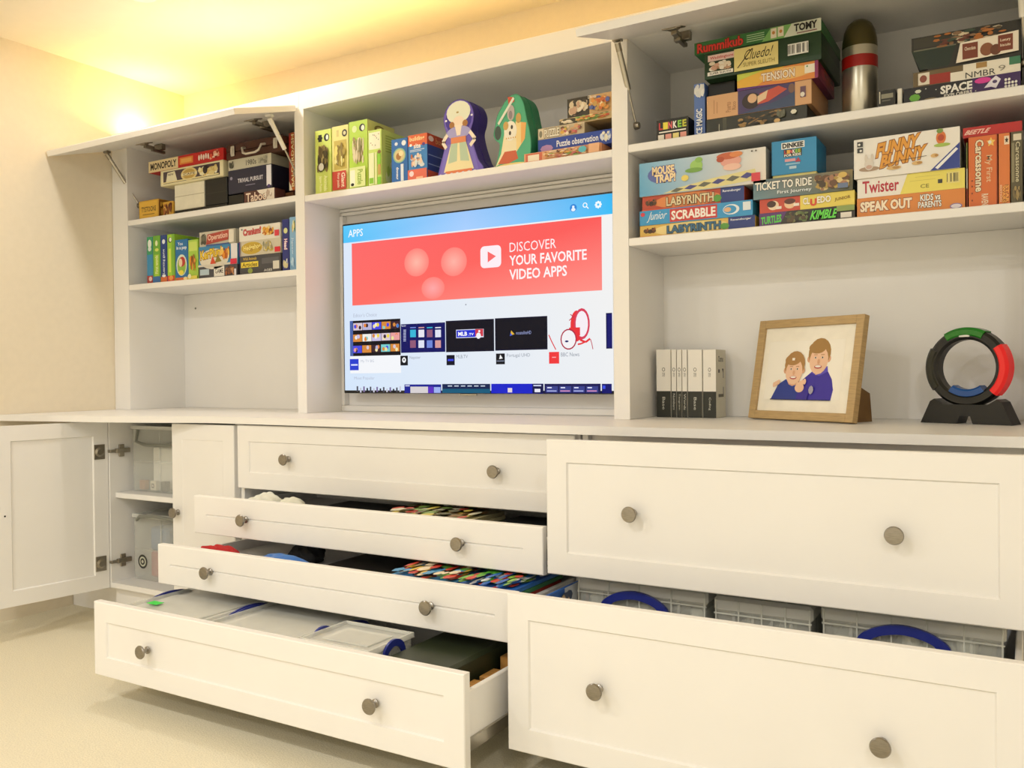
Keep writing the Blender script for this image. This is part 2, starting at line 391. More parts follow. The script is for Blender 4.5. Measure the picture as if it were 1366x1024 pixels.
st = thing('led_strip', 'long warm LED strip along the top of the wall cabinets', 'light strip', (-2.45, 2.222, TOPT))
MB().box(0, 2.4, 0, .02, 0, .030, .001).build('channel', STEEL, st)
MB().box(.002, 2.398, .003, .017, .0305, .033).build('diffuser', mat('strip_glow', '#ffe0a0', emit=1.2), st)
L = bpy.data.lights.new('strip_lamp', 'AREA'); L.shape = 'RECTANGLE'; L.size = 2.38; L.size_y = .02; L.energy = STRIP_W; L.color = UPCOL
lo = bpy.data.objects.new('strip_lamp', L); col.objects.link(lo); lo.parent = st; lo.location = (1.2, .01, .047); lo.rotation_euler = (math.pi+R(40), 0, 0)

# ================================================================== television
TY = 2.33; a0 = onY(456.1, 299.5, TY); a1 = onY(459.9, 524.3, TY)
TX0, TX1, TZ0, TZ1 = a0.x, -1.030, H+a1.z, H+a0.z
tv = thing('television', 'wide flat television showing a bright apps screen, hung in the centre niche', 'television', (TX0, TY, TZ0))
TW, TH = TX1-TX0, TZ1-TZ0
MB().box(0, TW, .001, .022, 0, TH, .002).box(TW*.2, TW*.8, .022, .045, TH*.12, TH*.7, .004).build('bezel', BLACK, tv)
MB().box(TW*.4, TW*.6, .045, .0648, TH*.3, TH*.6).build('wall_bracket', HINGE, tv)
MB().box(TW*.47, TW*.53, .004, .012, -.006, .0, .001).build('sensor', STEEL, tv)
def T(cx, cy):
    p = onY(440+cx/3.4125, 240+cy/3.4125, TY-.001); return (p.x-TX0, H+p.z-TZ0)
A = Art(lambda u, v, k: (u, -.0004-k, v), .00006)
m_ = .006
A.g(m_, m_+.004, TW-m_, TH-m_, ['#d4e6fb', '#eef0f2', '#f4f2ef', '#dfeafa'])
def RR(x0, yt, yb, x1, c):
    p = T(x0, yt); q = T(x0, yb); x = min(T(x1, yt)[0], TW-m_)
    if isinstance(c, list): A.g(p[0], q[1], x, p[1], c)
    else: A.r(p[0], q[1], x, p[1], c)
def TT(s, x0, yt, yb, x1, c, off=.01):
    p = T(x0, yt); q = T(x0, yb); x = T(x1, yt)[0]; A.t(s, p[0], q[1], x, p[1], c, off=off)
hb = T(60, 288)[1]; A.g(m_, hb, TW*.5, TH-m_, ['#4fc4fb', '#a9d0ff', '#9fc9fb', '#5cc8fb']); A.g(TW*.5, hb, TW-m_, TH-m_, ['#a9d0ff', '#35bdf8', '#37b6f2', '#9fc9fb'])
TT('APPS', 83, 228, 262, 150, '#f4fbff')
p = T(1108, 127); A.e(p[0], p[1], .0115, .0115, '#2d86d8'); A.e(p[0], p[1]+.003, .004, .004, '#e8f4ff'); A.e(p[0], p[1]-.005, .007, .005, '#e8f4ff')
p = T(1163, 117); A.e(p[0]-.001, p[1]+.002, .0075, .0075, '#ffffff'); A.e(p[0]-.001, p[1]+.002, .005, .005, '#55c2fa'); A.line([(p[0]+.004, p[1]-.003), (p[0]+.010, p[1]-.009)], .0014, .0014, '#ffffff')
p = T(1222, 112)
for k in range(8): A.e(p[0]+.0082*math.cos(k*math.pi/4), p[1]+.0082*math.sin(k*math.pi/4), .0032, .0032, '#f2fbff', n=8)
A.e(p[0], p[1], .0085, .0085, '#f2fbff'); A.e(p[0], p[1], .0035, .0035, '#41bdf8')
RR(100, 290, 572, 1238, ['#ff6f66', '#ff8f86', '#fb5a58', '#fd6a6a'])
for (x, y, rx, c) in ((470, 492, .046, '#ffa8a8'), (395, 375, .050, '#ffb9a8'), (565, 372, .050, '#ffb3a6')):
    p = T(x, y); A.e(p[0], min(max(p[1], T(x, 560)[1]+rx*.55), p[1]), rx, min(rx*1.15, .046) if y < 450 else .036, c, n=28, c2='#ff857c')
p = T(733, 349); s_ = .034
pts = []
for (qx, qy, a) in ((1, 1, 0), (-1, 1, 90), (-1, -1, 180), (1, -1, 270)):
    for k in range(5): t_ = R(a+k*22.5); pts.append((p[0]+qx*.024+.014*math.cos(t_), p[1]+qy*.020+.014*math.sin(t_)))
A.p(pts, '#fdeef4'); A.p([(p[0]-.011, p[1]-.017), (p[0]+.019, p[1]), (p[0]-.011, p[1]+.017)], '#fb6a6a')
TT('DISCOVER', 818, 285, 330, 1032, '#ffeef0', 0); TT('YOUR FAVORITE', 818, 345, 391, 1170, '#fff4f4', .02); TT('VIDEO APPS', 818, 408, 455, 1080, '#fff4f4', .02)
p = T(620, 567); A.e(p[0], p[1], .0025, .0025, '#8f95a0', n=8)
TT("Editor's Choice", 108, 608, 626, 215, '#b6bdd0', 0); TT('Most Popular', 112, 895, 912, 205, '#b6bdd0', 0)
RR(94, 800, 880, 325, '#f4f6fa')
RR(92, 642, 802, 322, '#120f18'); RR(92, 642, 802, 106, '#4a64a8')
rnd = random.Random(5); pal = ['#79cfd0', '#e9e39a', '#d88a3d', '#4a4ae0', '#e8a0a0', '#c9c2e6', '#3f7fd0', '#f2e2a8', '#3a2430', '#d9c8d4', '#b8b4d8', '#e8842f', '#f3d94a', '#f0efe8']
for j, yy in enumerate((652, 704, 755)):
    for i in range(5):
        x0 = 108+i*43; RR(x0, yy-i*2.2, yy+33-i*2.0, min(x0+41, 321), rnd.choice(pal))
        for q in range(3):
            pp = T(x0+8+rnd.random()*24, yy-i*2+8+rnd.random()*16); A.e(pp[0], pp[1], .006, .007, rnd.choice(pal), n=7)
RR(327, 657, 787, 529, '#0c1160')
for j, yy in enumerate((670, 682, 730)):
    for i in range(4): RR(370+i*38, yy, yy+(5 if j == 0 else 34), 370+i*38+26, ['#6f86d8', '#d69a9a', '#35b6d8', '#e8e6f0', '#8f5a78', '#dfe3f3'][(i+j*2) % 6])
for k in range(8): RR(340, 682+k*7, 685+k*7, 352, '#c9d0f0')
TT('Napster', 330, 660, 670, 352, '#e6eaff', 0)
RR(533, 642, 784, 752, '#0b0b2e'); RR(536, 646, 780, 749, '#0d0d1d')
RR(580, 682, 720, 705, '#dfe3f8'); RR(582, 685, 717, 667, '#1b2ccf'); RR(667, 679, 712, 703, '#cf3a4a'); p = T(682, 700); A.e(p[0], p[1]-.006, .009, .010, '#f4f2f6', n=9); A.e(p[0]+.003, p[1]+.008, .004, .004, '#f4f2f6', n=8)
TT('MLB', 590, 692, 710, 630, '#ffffff', .03); TT('.TV', 636, 697, 708, 660, '#ffffff', .02)
RR(757, 630, 777, 995, '#0b0b30'); RR(760, 634, 772, 992, '#0e0e1c')
p = T(836, 698); A.p([(p[0]-.008, p[1]-.006), (p[0]+.008, p[1]-.003), (p[0]-.004, p[1]+.009)], '#e0b23a'); A.p([(p[0]-.009, p[1]-.008), (p[0], p[1]-.006), (p[0]-.006, p[1]+.002)], '#4a62d8')
TT('nosateliteHD', 853, 688, 704, 922, '#9aa4d6', 0)
q = lambda x, y: T(x, y)
A.line([q(1002, 705), q(1015, 735), q(1034, 772)], .0016, .0016, '#e0303a')
c_ = q(1128, 665); A.e(c_[0], c_[1], .020, .046, '#e8333a', rot=.45); c_ = q(1152, 655); A.e(c_[0], c_[1], .026, .046, '#d8405a', rot=.55); A.e(c_[0], c_[1], .020, .038, '#f6eef4', rot=.55)
c_ = q(1122, 690); A.r(c_[0]-.020, c_[1]-.012, c_[0]+.016, c_[1]+.012, '#e8333a')
c_ = q(1092, 725); A.e(c_[0], c_[1], .027, .031, '#b02c48'); A.e(c_[0], c_[1], .023, .027, '#f4f2f4'); A.e(c_[0]-.006, c_[1]-.006, .006, .003, '#2c2c6a', rot=-.6)
A.line([q(1128, 700), q(1145, 728), q(1170, 738), q(1190, 722)], .003, .003, '#e8333a'); A.line([q(1170, 735), q(1150, 745), q(1134, 748)], .0024, .0024, '#e8333a'); A.line([q(1192, 725), q(1198, 745), q(1203, 770)], .0012, .0012, '#c03a50'); A.line([q(1100, 612), q(1115, 622), q(1095, 640)], .0014, .0014, '#c03a50')
RR(1262, 606, 768, 1292, '#0d1050'); RR(1268, 612, 760, 1292, '#14166a')
RR(98, 815, 866, 138, '#2a3fd0'); RR(104, 838, 845, 134, '#d6dcff'); TT('My TV BG', 148, 818, 834, 208, '#b9c0cf', 0)
RR(328, 800, 844, 362, '#10141c'); p = T(345, 822); A.e(p[0], p[1]+.002, .008, .009, '#f2f4f6'); A.e(p[0], p[1]+.003, .003, .0035, '#10141c'); TT('Napster', 370, 801, 819, 420, '#9aa2ae', 0)
RR(538, 797, 843, 575, '#101024'); RR(544, 815, 824, 570, '#3a48e0'); TT('MLB.TV', 582, 796, 812, 635, '#8f97a4', 0)
RR(763, 790, 839, 803, '#14161e'); p = T(785, 806); A.p([(p[0]-.006, p[1]-.006), (p[0]+.007, p[1]-.004), (p[0]-.002, p[1]+.008)], '#f2f2f2'); RR(766, 822, 826, 800, '#8088a0'); TT('Portugal UHD', 812, 790, 811, 918, '#8f97a4', 0)
RR(1004, 783, 836, 1050, '#f0383c'); RR(1018, 805, 809, 1036, '#ffb0b0'); TT('BBC News', 1058, 785, 804, 1142, '#8f97a4', 0)
for k in range(14): RR(130+k*15, 938+(k*7) % 13, 962+(k*5) % 7, 130+k*15+7, ['#4a4a58', '#c9c9da', '#7a6a9a', '#20202c'][k % 4])
RR(348, 930, 969, 515, '#1a2390'); RR(375, 940, 969, 455, '#d8d2d4'); RR(455, 940, 969, 480, '#5a30c0'); RR(482, 942, 968, 512, '#9fb4f0'); RR(352, 934, 938, 372, '#e8ecff')
RR(520, 928, 969, 738, '#0f2250'); RR(520, 950, 969, 738, '#155a7a')
for k in range(6): RR(545+k*30, 935, 939, 565+k*30, '#d8e4f4')
RR(743, 927, 970, 980, '#1522c8'); RR(930, 927, 970, 980, '#0d1048'); RR(940, 950, 965, 966, '#e8e8f4'); RR(818, 946, 966, 838, '#e8d8d8'); RR(935, 932, 938, 970, '#cfd6f4')
RR(985, 927, 970, 1240, '#1a1a55')
for k in range(4): RR(992+k*61, 938, 966, 1046+k*61, '#38408a'); RR(996+k*61, 957, 962, 1040+k*61, '#d690c0' if k % 2 else '#a8b0e8'); RR(998+k*61, 942, 947, 1018+k*61, '#e4e8ff')
RR(1246, 927, 970, 1291, '#10126a'); RR(1250, 935, 950, 1262, '#3a50e8')
A.build('screen', tv, SCREEN)

# ================================================================== boxes on the shelves
def carton(name, label, cat, px0, px1, ytop, base, yf, depth, body, art=None, side=None, group=None, h=None, lid=True):
    """box whose front face spans px0..px1 in the plane yf, standing at world height base; ytop = photo row of its front-left top corner"""
    a = onY(px0, ytop, yf); b = onY(px1, ytop, yf)
    w_ = b.x-a.x-.0016; h_ = h if h else H+a.z-base
    mb = MB().box(0, w_, 0, depth, 0, h_, .0016)
    o = mb.build(name, flat(body), None, (a.x+.0008, yf, base+.0003)); tag(o, label, cat, group)
    if art:
        A = front_art(w_, h_); art(A); A.build('front_print', o)
    if side:
        S = side_art(w_, depth, h_); side(S); S.build('side_print', o)
    return o, base+.0003+h_
g_l = 'games in the cabinet by the left wall'
Y0 = 2.222
# --- left cabinet, upper shelf
def art(A): A.r(.02, .04, .98, .96, '#d9a93a'); A.r(.05, .08, .95, .92, '#e2b444'); A.t('TYSTOONS', .14, .38, .88, .66, '#3a2410'); A.r(.2, .22, .8, .26, '#8a6424')
carton('game_box', 'small mustard card game box with dark lettering, alone at the end', 'game box', 185, 211.5, 269, SH1, Y0, .07, '#c99a34', art, lambda S: (S.r(.02, .05, .98, .95, '#8a5a22'), S.b(.05, .1, .95, .9, ['#c98a34', '#5a3214', '#e0b04a'], 9, 4)))
def art(A): A.r(.0, .0, 1, 1, '#d9a83c'); A.b(.04, .06, .96, .94, ['#8a4a1c', '#5e2c14', '#e8c060', '#a8642a'], 12, 9, .3)
carton('game_box', 'tiny amber game box with brown figures, next to the mustard one', 'game box', 217.5, 231.5, 270, SH1, Y0+.012, .06, '#d0a038', art)
b_, z_ = carton('game_box', 'thin black game board lying flat under the cream and black boxes', 'game box', 232.5, 303.2, 279, SH1, Y0+.005, .25, '#14130f', None, h=.016)
zb = z_
_, zw = carton('game_box', 'plain cream two-part box under the cream-edged game', 'box', 232.5, 272.3, 247.5, zb, Y0+.006, .20, '#e9e4cf', lambda A: (A.r(0, .52, 1, .545, '#b8b093'), A.r(0, .0, 1, .02, '#cfc8ae')))
_, zk = carton('game_box', 'plain black box wedged beside the cream two-part box', 'box', 273.2, 303, 245, zb, Y0+.006, .20, '#12120e', lambda A: (A.r(.0, .45, 1, .47, '#2a2a20'),), h=zw-zb)
def art(A):
    A.r(.02, .05, .98, .95, '#efe6bd'); A.r(.05, .12, .95, .88, '#4a3c44'); A.p([(.09, .15), (.12, .8), (.24, .84), (.28, .2)], '#efe8c4'); A.t('NEW', .13, .6, .22, .72, '#4a4030')
    A.e(.47, .5, .13, .40, '#e6d28c'); A.e(.47, .5, .10, .31, '#c9a656'); A.r(.35, .42, .6, .58, '#efe2b0'); A.t('CAFE', .38, .44, .57, .56, '#5a3a1a')
    A.b(.62, .14, .93, .8, ['#efe6bd', '#e2cf8e', '#d8bb6c', '#f4efd6'], 14, 3, .3); A.e(.74, .55, .035, .25, '#2e2422'); A.r(.05, .12, .95, .2, '#efe0a8')
_, zg = carton('game_box', 'cream-edged game box with a round emblem, on the cream box', 'game box', 213.7, 298, 228.5, zw, Y0-.006, .26, '#e8dfb4', art)
def art(A):
    A.r(0, 0, .41, 1, '#efdcae'); A.r(.41, 0, 1, 1, '#c8201c'); A.t('MONOPOLY', .03, .2, .385, .8, '#2a140c', off=.03); A.r(.43, .22, .61, .82, '#e88a3a'); A.r(.45, .35, .59, .7, '#f2b45a')
    for k in range(5): A.e(.69+k*.03, .5+.05*(k % 2), .012, .26, '#f2e4d6', n=7)
    A.b(.82, .15, .98, .9, ['#f2d8c0', '#e8583a', '#a01410', '#f0b090'], 10, 2, .3)
carton('game_box', 'flat red board game with a cream name panel, topmost of its stack', 'board game', 198, 298.5, 216.5, zg, Y0-.006, .26, '#b81c18', art)
brown = '#5a2e18'
b_, zbr = carton('wooden_box', 'long flat brown wooden box under the tilted orange spine', 'box', 346, 391.5, 262, SH1, Y0+.047, .22, '#6b4322', h=.032)
def art(A):
    A.r(0, 0, 1, 1, '#5c3630'); A.p([(.42, 1), (.98, 1), (.98, 0), (.70, 0)], '#efe6d8'); A.t('Taboo', .06, .12, .74, .86, '#f2dcc6', off=.02, out='#5a2a24'); A.b(.66, .3, .95, .95, ['#e0d0c0', '#c8b4a4', '#f4ece0'], 8, 4, .3)
_, zt2 = carton('game_box', 'maroon and white party game box in front of the brown wooden box', 'game box', 325.5, 367, 256.5, SH1, Y0-.004, .05, '#5c3630', art)
def art(A): A.r(0, 0, 1, 1, '#23233c'); A.t('TRIVIAL PURSUIT', .22, .42, .80, .60, '#e4e2ea'); A.r(.4, .26, .62, .29, '#8f8ca4'); A.r(.88, .12, .985, .97, '#eceaf0'); A.e(.93, .1, .035, .07, '#4a3a78'); A.e(.07, .66, .03, .07, '#8f8ca4')
carton('game_box', 'squat black box tucked under the navy quiz game', 'box', 304.4, 324.6, 262, SH1, Y0+.01, .2, '#12120e', None, h=zt2-SH1)
_, ztp = carton('game_box', 'dark navy quiz game box with a white end strip, under the silver-grey one', 'board game', 304.5, 363, 228.5, zt2+.001, Y0-.002, .20, '#191a2a', art)
def art(A): A.r(0, 0, 1, 1, '#c9c4ae'); A.t('1980s', .42, .25, .66, .75, '#5a564a', off=.02); A.b(.02, .1, .14, .9, ['#4a4a3e', '#8a8672', '#2e2e28'], 6, 3, .4); A.b(.70, .1, .96, .9, ['#a8a490', '#b9b49e', '#8f8b78'], 8, 5, .3)
_, zsv = carton('game_box', 'silver-grey quiz game box lying on the navy one, below the case', 'board game', 304.5, 362, 214.5, ztp, Y0, .20, '#a8a490', art)
# brown case with latches and handle
a = onY(301, 194, Y0); b = onY(376, 194, Y0); cw, chh = b.x-a.x, H+a.z-zsv-.001
cs = thing('game_case', 'brown leather-look game case with silver latches and carry handle', 'case', (a.x, Y0, zsv+.001))
LEATH = mat('brown_leather', '#4a2614', .5, noise=.15, bump=.1)
MB().box(0, cw, 0, .20, 0, chh*.49, .003).build('case_base', LEATH, cs); MB().box(0, cw, 0, .20, chh*.51, chh, .003).build('case_lid', LEATH, cs)
SILV = mat('latch_silver', '#d8d2c4', .35, .6)
for u in (.14, .90): MB().box(cw*u-.009, cw*u+.009, -.006, -.0005, chh*.2, chh*.85, .002).box(cw*u-.006, cw*u+.006, -.009, -.006, chh*.3, chh*.7, .001).build('latch', SILV, cs)
MB().tube([(cw*.36, -.002, chh*.60), (cw*.37, -.018, chh*.52), (cw*.40, -.022, chh*.18), (cw*.45, -.022, chh*.08), (cw*.62, -.022, chh*.08), (cw*.68, -.022, chh*.18), (cw*.71, -.018, chh*.52), (cw*.72, -.002, chh*.60)], .0042, 8).build('carry_handle', SILV, cs, smooth=True)
def art(A): A.r(0, 0, .45, 1, '#8a2a1c'); A.r(.45, 0, 1, 1, '#c8682a'); A.p([(0, 0), (.6, 0), (0, .16)], '#e8dcc0'); A.t('BALDERDASH', .42, .06, .92, .97, '#f2d9a0', rot=90, off=.02, out='#5a2412'); A.r(.05, .6, .4, .95, '#b8322a')
carton('game_box', 'upright red and orange game box with vertical lettering, on the wooden box', 'board game', 385, 392.8, 178, zbr, Y0+.03, .19, '#8a2a1c', art)

# --- left cabinet, lower shelf
def spine(label, x0, x1, yt, body, paint, depth=.16, yf=Y0, side=None): return carton('activity_box', label, 'game box', x0, x1, yt, SH2, yf, depth, body, paint, side)
def art(A): A.r(0, .62, 1, 1, '#3a9a6a'); A.r(0, 0, 1, .62, '#3a8fc0'); A.e(.5, .85, .34, .09, '#e8efe8'); A.e(.5, .74, .3, .05, '#dfe9e4'); A.r(0, 0, 1, .17, '#a83a3a'); A.e(.6, .1, .3, .05, '#e8c8c0')
spine('slim teal and blue activity box with red foot, against the cabinet side', 195.7, 203.4, 316.5, '#3a8fc0', art)
def art(A): A.r(0, 0, 1, 1, '#6fae3a'); A.r(.2, .15, .8, .6, '#a8cf3a'); A.e(.5, .84, .18, .06, '#e6efc0'); A.e(.55, .7, .26, .035, '#d8e06a'); A.r(0, 0, 1, .14, '#3a6fb0'); A.t('First words', .3, .2, .7, .58, '#e6f0b8', rot=90)
spine('slim mid-green activity box between the teal and navy ones', 203.8, 213.5, 315, '#6fae3a', art)
def art(A): A.r(0, 0, 1, 1, '#1f3f86'); A.e(.5, .86, .24, .05, '#e8eef6'); A.t('Learning game', .28, .18, .72, .7, '#dfe8f6', rot=90); A.r(0, 0, 1, .12, '#d8703a'); A.e(.5, .14, .3, .03, '#e8eef6')
spine('slim navy activity box with white vertical lettering, between two greens', 213.9, 222.5, 314, '#1f3f86', art)
def art(A): A.r(0, 0, 1, 1, '#9fcf3c'); A.r(.62, .05, 1, 1, '#7fb83a'); A.e(.4, .88, .26, .06, '#20301a'); A.e(.45, .885, .18, .045, '#eef4dc'); A.r(.2, .2, .5, .7, '#d8e860'); A.r(0, 0, 1, .13, '#d84a2a'); A.e(.5, .08, .3, .05, '#f0a04a')
spine('slim lime activity box with a round black and white mark', 222.9, 232.6, 313, '#9fcf3c', art)
def art(A):
    A.r(0, 0, 1, 1, '#1f6fae'); A.t('You', .2, .86, .6, .94, '#eef4fa'); A.t('in a pop', .1, .74, .9, .84, '#eef4fa', off=.03); A.e(.5, .38, .42, .26, '#dfe8d8'); A.e(.5, .36, .34, .22, '#8fb84a'); A.e(.55, .46, .24, .12, '#b8322a'); A.e(.42, .44, .14, .10, '#f2d8b8'); A.e(.46, .2, .2, .06, '#e8d84a'); A.r(0, 0, 1, .08, '#d8703a'); A.e(.8, .05, .16, .04, '#f2e2a0')
spine('blue activity box with a round cartoon picture, between two lime boxes', 233.6, 250.6, 320.5, '#1f6fae', art, .10)
def art(A): A.r(0, 0, 1, 1, '#a8cf4a'); A.r(.08, .72, .92, .95, '#c8de6a'); A.b(.15, .2, .85, .66, ['#d8882a', '#e8a83a', '#a8602a', '#8fb83a'], 16, 8, .25); A.r(0, 0, 1, .1, '#e8d85a'); A.e(.2, .09, .18, .06, '#f4eebc')
spine('lime activity box with an orange pattern, beside the stacked games', 251, 264, 320.5, '#a8cf4a', art, .10)
def art(A): A.r(0, 0, 1, 1, '#4a4a52'); A.r(.03, .3, .27, .8, '#b8ccd8'); A.r(.40, .1, .67, .95, '#efece4'); A.t('GAME', .43, .35, .64, .75, '#5a5650'); A.b(.69, .08, .94, .92, ['#7a4a30', '#a8623a', '#5a3a2c', '#c08a5a'], 10, 6, .3); A.r(.94, .05, .99, .6, '#e8e4ec'); A.r(0, 0, 1, .05, '#c83a2a')
_, z1 = carton('game_box', 'dark grey family game box with a white centre panel, bottom of the shorter stack', 'board game', 265.2, 316.8, 357, SH2, Y0, .20, '#43434c', art)
def art(A):
    A.r(0, 0, .84, 1, '#3a86b8'); A.r(.84, .0, 1, 1, '#e8e4e8'); A.e(.4, .35, .38, .5, '#e2dccc'); A.t('KerPlunk', .04, .42, .66, .86, '#f2d03a', off=.03, out='#8a4a12', slope=.16); A.p([(.3, .1), (.36, .5), (.46, .1)], '#d84a2a'); A.p([(.42, .15), (.5, .55), (.6, .2)], '#8a7a2a')
    A.b(.55, .2, .82, .9, ['#e8902a', '#f2c45a', '#c86a2a', '#f0dcc0'], 10, 3, .3); A.r(.84, .0, 1, .26, '#d82a4a'); A.r(0, 0, .84, .10, '#d8d2c4')
_, z2 = carton('game_box', 'blue game box with slanting yellow title and a red tab, middle of its stack', 'board game', 265, 316.8, 330, z1, Y0, .20, '#3a86b8', art)
def art(A): A.r(0, 0, 1, 1, '#c8c2b0'); A.b(.02, .1, .2, .9, ['#6a6a5a', '#8f8c78', '#4a4a40'], 8, 2, .4); A.p([(.2, .12), (.24, .8), (.84, .95), (.82, .3)], '#b0463a'); A.t('Operation', .25, .3, .8, .8, '#f0cdb8', off=.02, slope=.1); A.r(.84, .1, .98, .95, '#e8e2d2'); A.r(.2, 0, .84, .1, '#3a5a9a')
carton('game_box', 'pale grey game box with a red slanted title bar, topmost of the shorter stack', 'board game', 266, 314, 310.5, z2, Y0+.004, .19, '#c8c2b0', art)
def art(A): A.r(0, 0, 1, 1, '#46464c'); A.t('Wild Animals', .08, .76, .42, .92, '#d8b84a'); A.r(.03, .38, .46, .68, '#f0d84a'); A.t('Articles', .06, .42, .43, .64, '#5a4a12', off=.02); A.e(.26, .2, .06, .14, '#8fa04a'); A.r(.55, .5, .96, .8, '#5c5c62'); A.r(.82, .18, .97, .6, '#dcd8cc'); A.t('AGES', .6, .10, .80, .22, '#e8e6e0')
_, z1 = carton('game_box', 'dark grey game box with a yellow title panel, bottom of the taller stack', 'board game', 319.8, 374.5, 342.5, SH2, Y0, .20, '#46464c', art)
def art(A): A.r(0, 0, 1, 1, '#d0c8b2'); A.e(.3, .5, .26, .42, '#c8a83a', rot=.2); A.t('Hedgehog', .1, .3, .52, .74, '#f4e48a', off=.03, out='#a8822a', slope=.12); A.b(.56, .15, .84, .9, ['#e8d8a0', '#a8a082', '#c8b45a', '#8a8a72'], 10, 4, .3); A.r(.87, .06, 1, .4, '#d82a3a'); A.r(0, 0, .03, 1, '#5a3a86')
_, z2 = carton('game_box', 'beige game box with a yellow oval title and red corner, middle of the taller stack', 'board game', 319.4, 374.8, 323, z1, Y0, .20, '#d0c8b2', art)
def art(A): A.r(0, 0, 1, 1, '#e9e4d8'); A.t('Cranium?', .1, .42, .54, .84, '#d05a5a', off=.03, out='#a83a3a', slope=.08); A.b(.56, .2, .86, .9, ['#e8a83a', '#c8742a', '#f2d890', '#8a4a2a'], 10, 7, .3); A.r(.88, .12, .985, .52, '#d83a4a'); A.e(.08, .8, .02, .06, '#7a7a7a')
carton('game_box', 'white game box with a pinkish title, topmost of the taller stack', 'board game', 319, 374, 303.5, z2, Y0, .20, '#e9e4d8', art)
def art(A): A.r(0, 0, 1, 1, '#27307c'); A.e(.5, .78, .3, .055, '#d8dc9a'); A.t('Head', .28, .42, .74, .62, '#f4f0f6', rot=270, off=.03, out='#c83a5a'); A.b(.1, .03, .9, .25, ['#d8cfa0', '#8a94d0', '#f0ecd0'], 6, 3, .35)
spine('upright navy game box with white vertical title, beside the taller stack', 376.2, 385.4, 293, '#27307c', art, .18)
def art(A): A.r(0, 0, 1, 1, '#86b4da'); A.b(.35, .7, .95, .95, ['#d8b84a', '#5a8a4a', '#e8e8c0'], 5, 2, .35); A.t('Jigsaw', .3, .3, .7, .62, '#c8def2', rot=270); A.b(.05, .03, .95, .25, ['#9fc4e4', '#b8d4ec', '#6fa0cc'], 6, 6, .35)
spine('upright light blue game box against the centre post', 386, 394.6, 290, '#86b4da', art, .18)

# --- centre shelf
SC = H+.605
def cbox(label, x0, x1, yt, body, paint, depth=.12, side=None, yf=Y0): return carton('puzzle_box', label, 'puzzle box', x0, x1, yt, SC, yf, depth, body, paint, side)
LIME = '#c3dc55'
def art(A): A.r(0, 0, 1, 1, '#d0e070'); A.r(.2, .82, .42, .93, '#1c1e14'); A.e(.31, .875, .16, .03, '#1c1e14'); A.e(.72, .875, .17, .06, '#16180f'); A.e(.76, .875, .08, .04, '#eef0dc'); A.b(.15, .33, .9, .78, ['#6a5a34', '#3f3620', '#8a7a48', '#b0a06a', '#544a2a'], 22, 4, .26); A.e(.45, .42, .16, .06, '#d8d8cc'); A.t('Jigsaw Puzzle', .3, .04, .5, .28, '#eef4b8', rot=270); A.t('Animals', .62, .04, .84, .28, '#eef4b8', rot=270)
cbox('lime puzzle box with a brown animal picture, against the left post', 420.2, 441.8, 175.5, LIME, art)
def art(A): A.r(0, 0, 1, 1, '#e6df8e'); A.r(.28, .84, .42, .94, '#cfc27a'); A.e(.78, .88, .16, .055, '#2a2416'); A.e(.78, .88, .09, .03, '#d8d0a0'); A.r(.12, .34, .9, .78, '#c8b458'); A.b(.14, .36, .88, .76, ['#e6d878', '#a89440', '#8a7634', '#f0e8a0'], 16, 8, .26); A.r(.06, .03, .9, .31, '#c8483a'); A.t('Giant', .62, .06, .84, .28, '#f4e8d0', rot=270, off=.02); A.t('Floor puzzle', .34, .06, .52, .28, '#f4e8d0', rot=270)
cbox('pale yellow puzzle box with a red foot panel, between two lime boxes', 442.6, 464.6, 170, '#e6df8e', art)
def art(A): A.r(0, 0, 1, 1, '#b6d84a'); A.e(.3, .885, .13, .05, '#d8e8a8'); A.e(.72, .89, .16, .055, '#16180f'); A.e(.76, .885, .09, .04, '#eef0dc'); A.b(.2, .36, .82, .78, ['#c8b890', '#a89468', '#e0d4b0', '#8f8a5a'], 16, 11, .26); A.r(.06, .03, .92, .32, '#dfe9a0'); A.r(.1, .05, .36, .28, '#f0f2d8'); A.e(.22, .07, .09, .022, '#20241a'); A.t('Puzzle', .5, .06, .78, .28, '#8fae3a', rot=270)
cbox('tallest lime puzzle box with a pale animal picture', 465.2, 490.2, 163.5, '#b6d84a', art, .14, lambda S: (S.r(0, 0, 1, 1, '#dfe08a'), S.e(.45, .9, .2, .06, '#8a7a3a'), S.e(.45, .9, .12, .035, '#e8dfa0')))
def art(A):
    A.r(0, 0, 1, 1, '#c8e070'); A.r(.06, .66, .9, .96, '#eef0d4')
    rn = random.Random(2)
    for k in range(9): A.e(rn.uniform(.15, .82), rn.uniform(.69, .93), .03, .01, rn.choice(['#8a3a2a', '#3a3a2a', '#b85a3a']), n=6)
    A.r(.06, .04, .44, .6, '#e8eec0'); A.r(.08, .06, .4, .16, '#8fc83a'); A.r(.5, .04, .66, .6, '#e2eaa8'); A.r(.7, .36, .94, .6, '#8fd03a'); A.e(.84, .6, .12, .035, '#8a6a3a'); A.r(.74, .2, .94, .38, '#c8a45a'); A.r(.7, .03, .95, .16, '#7fc83a')
def sd(S):
    S.r(0, 0, 1, 1, '#cfe27c')
    for k in range(7): S.r(.15, .62+k*.045, .8, .64+k*.045, '#a8c050')
    S.b(.1, .05, .9, .5, ['#e2eaa8', '#b0cc58', '#eef0c8'], 8, 2, .25)
cbox('lime puzzle box with a white spotted panel, beside the blue box', 490.8, 509, 175, '#c3dc55', art, .13, sd)
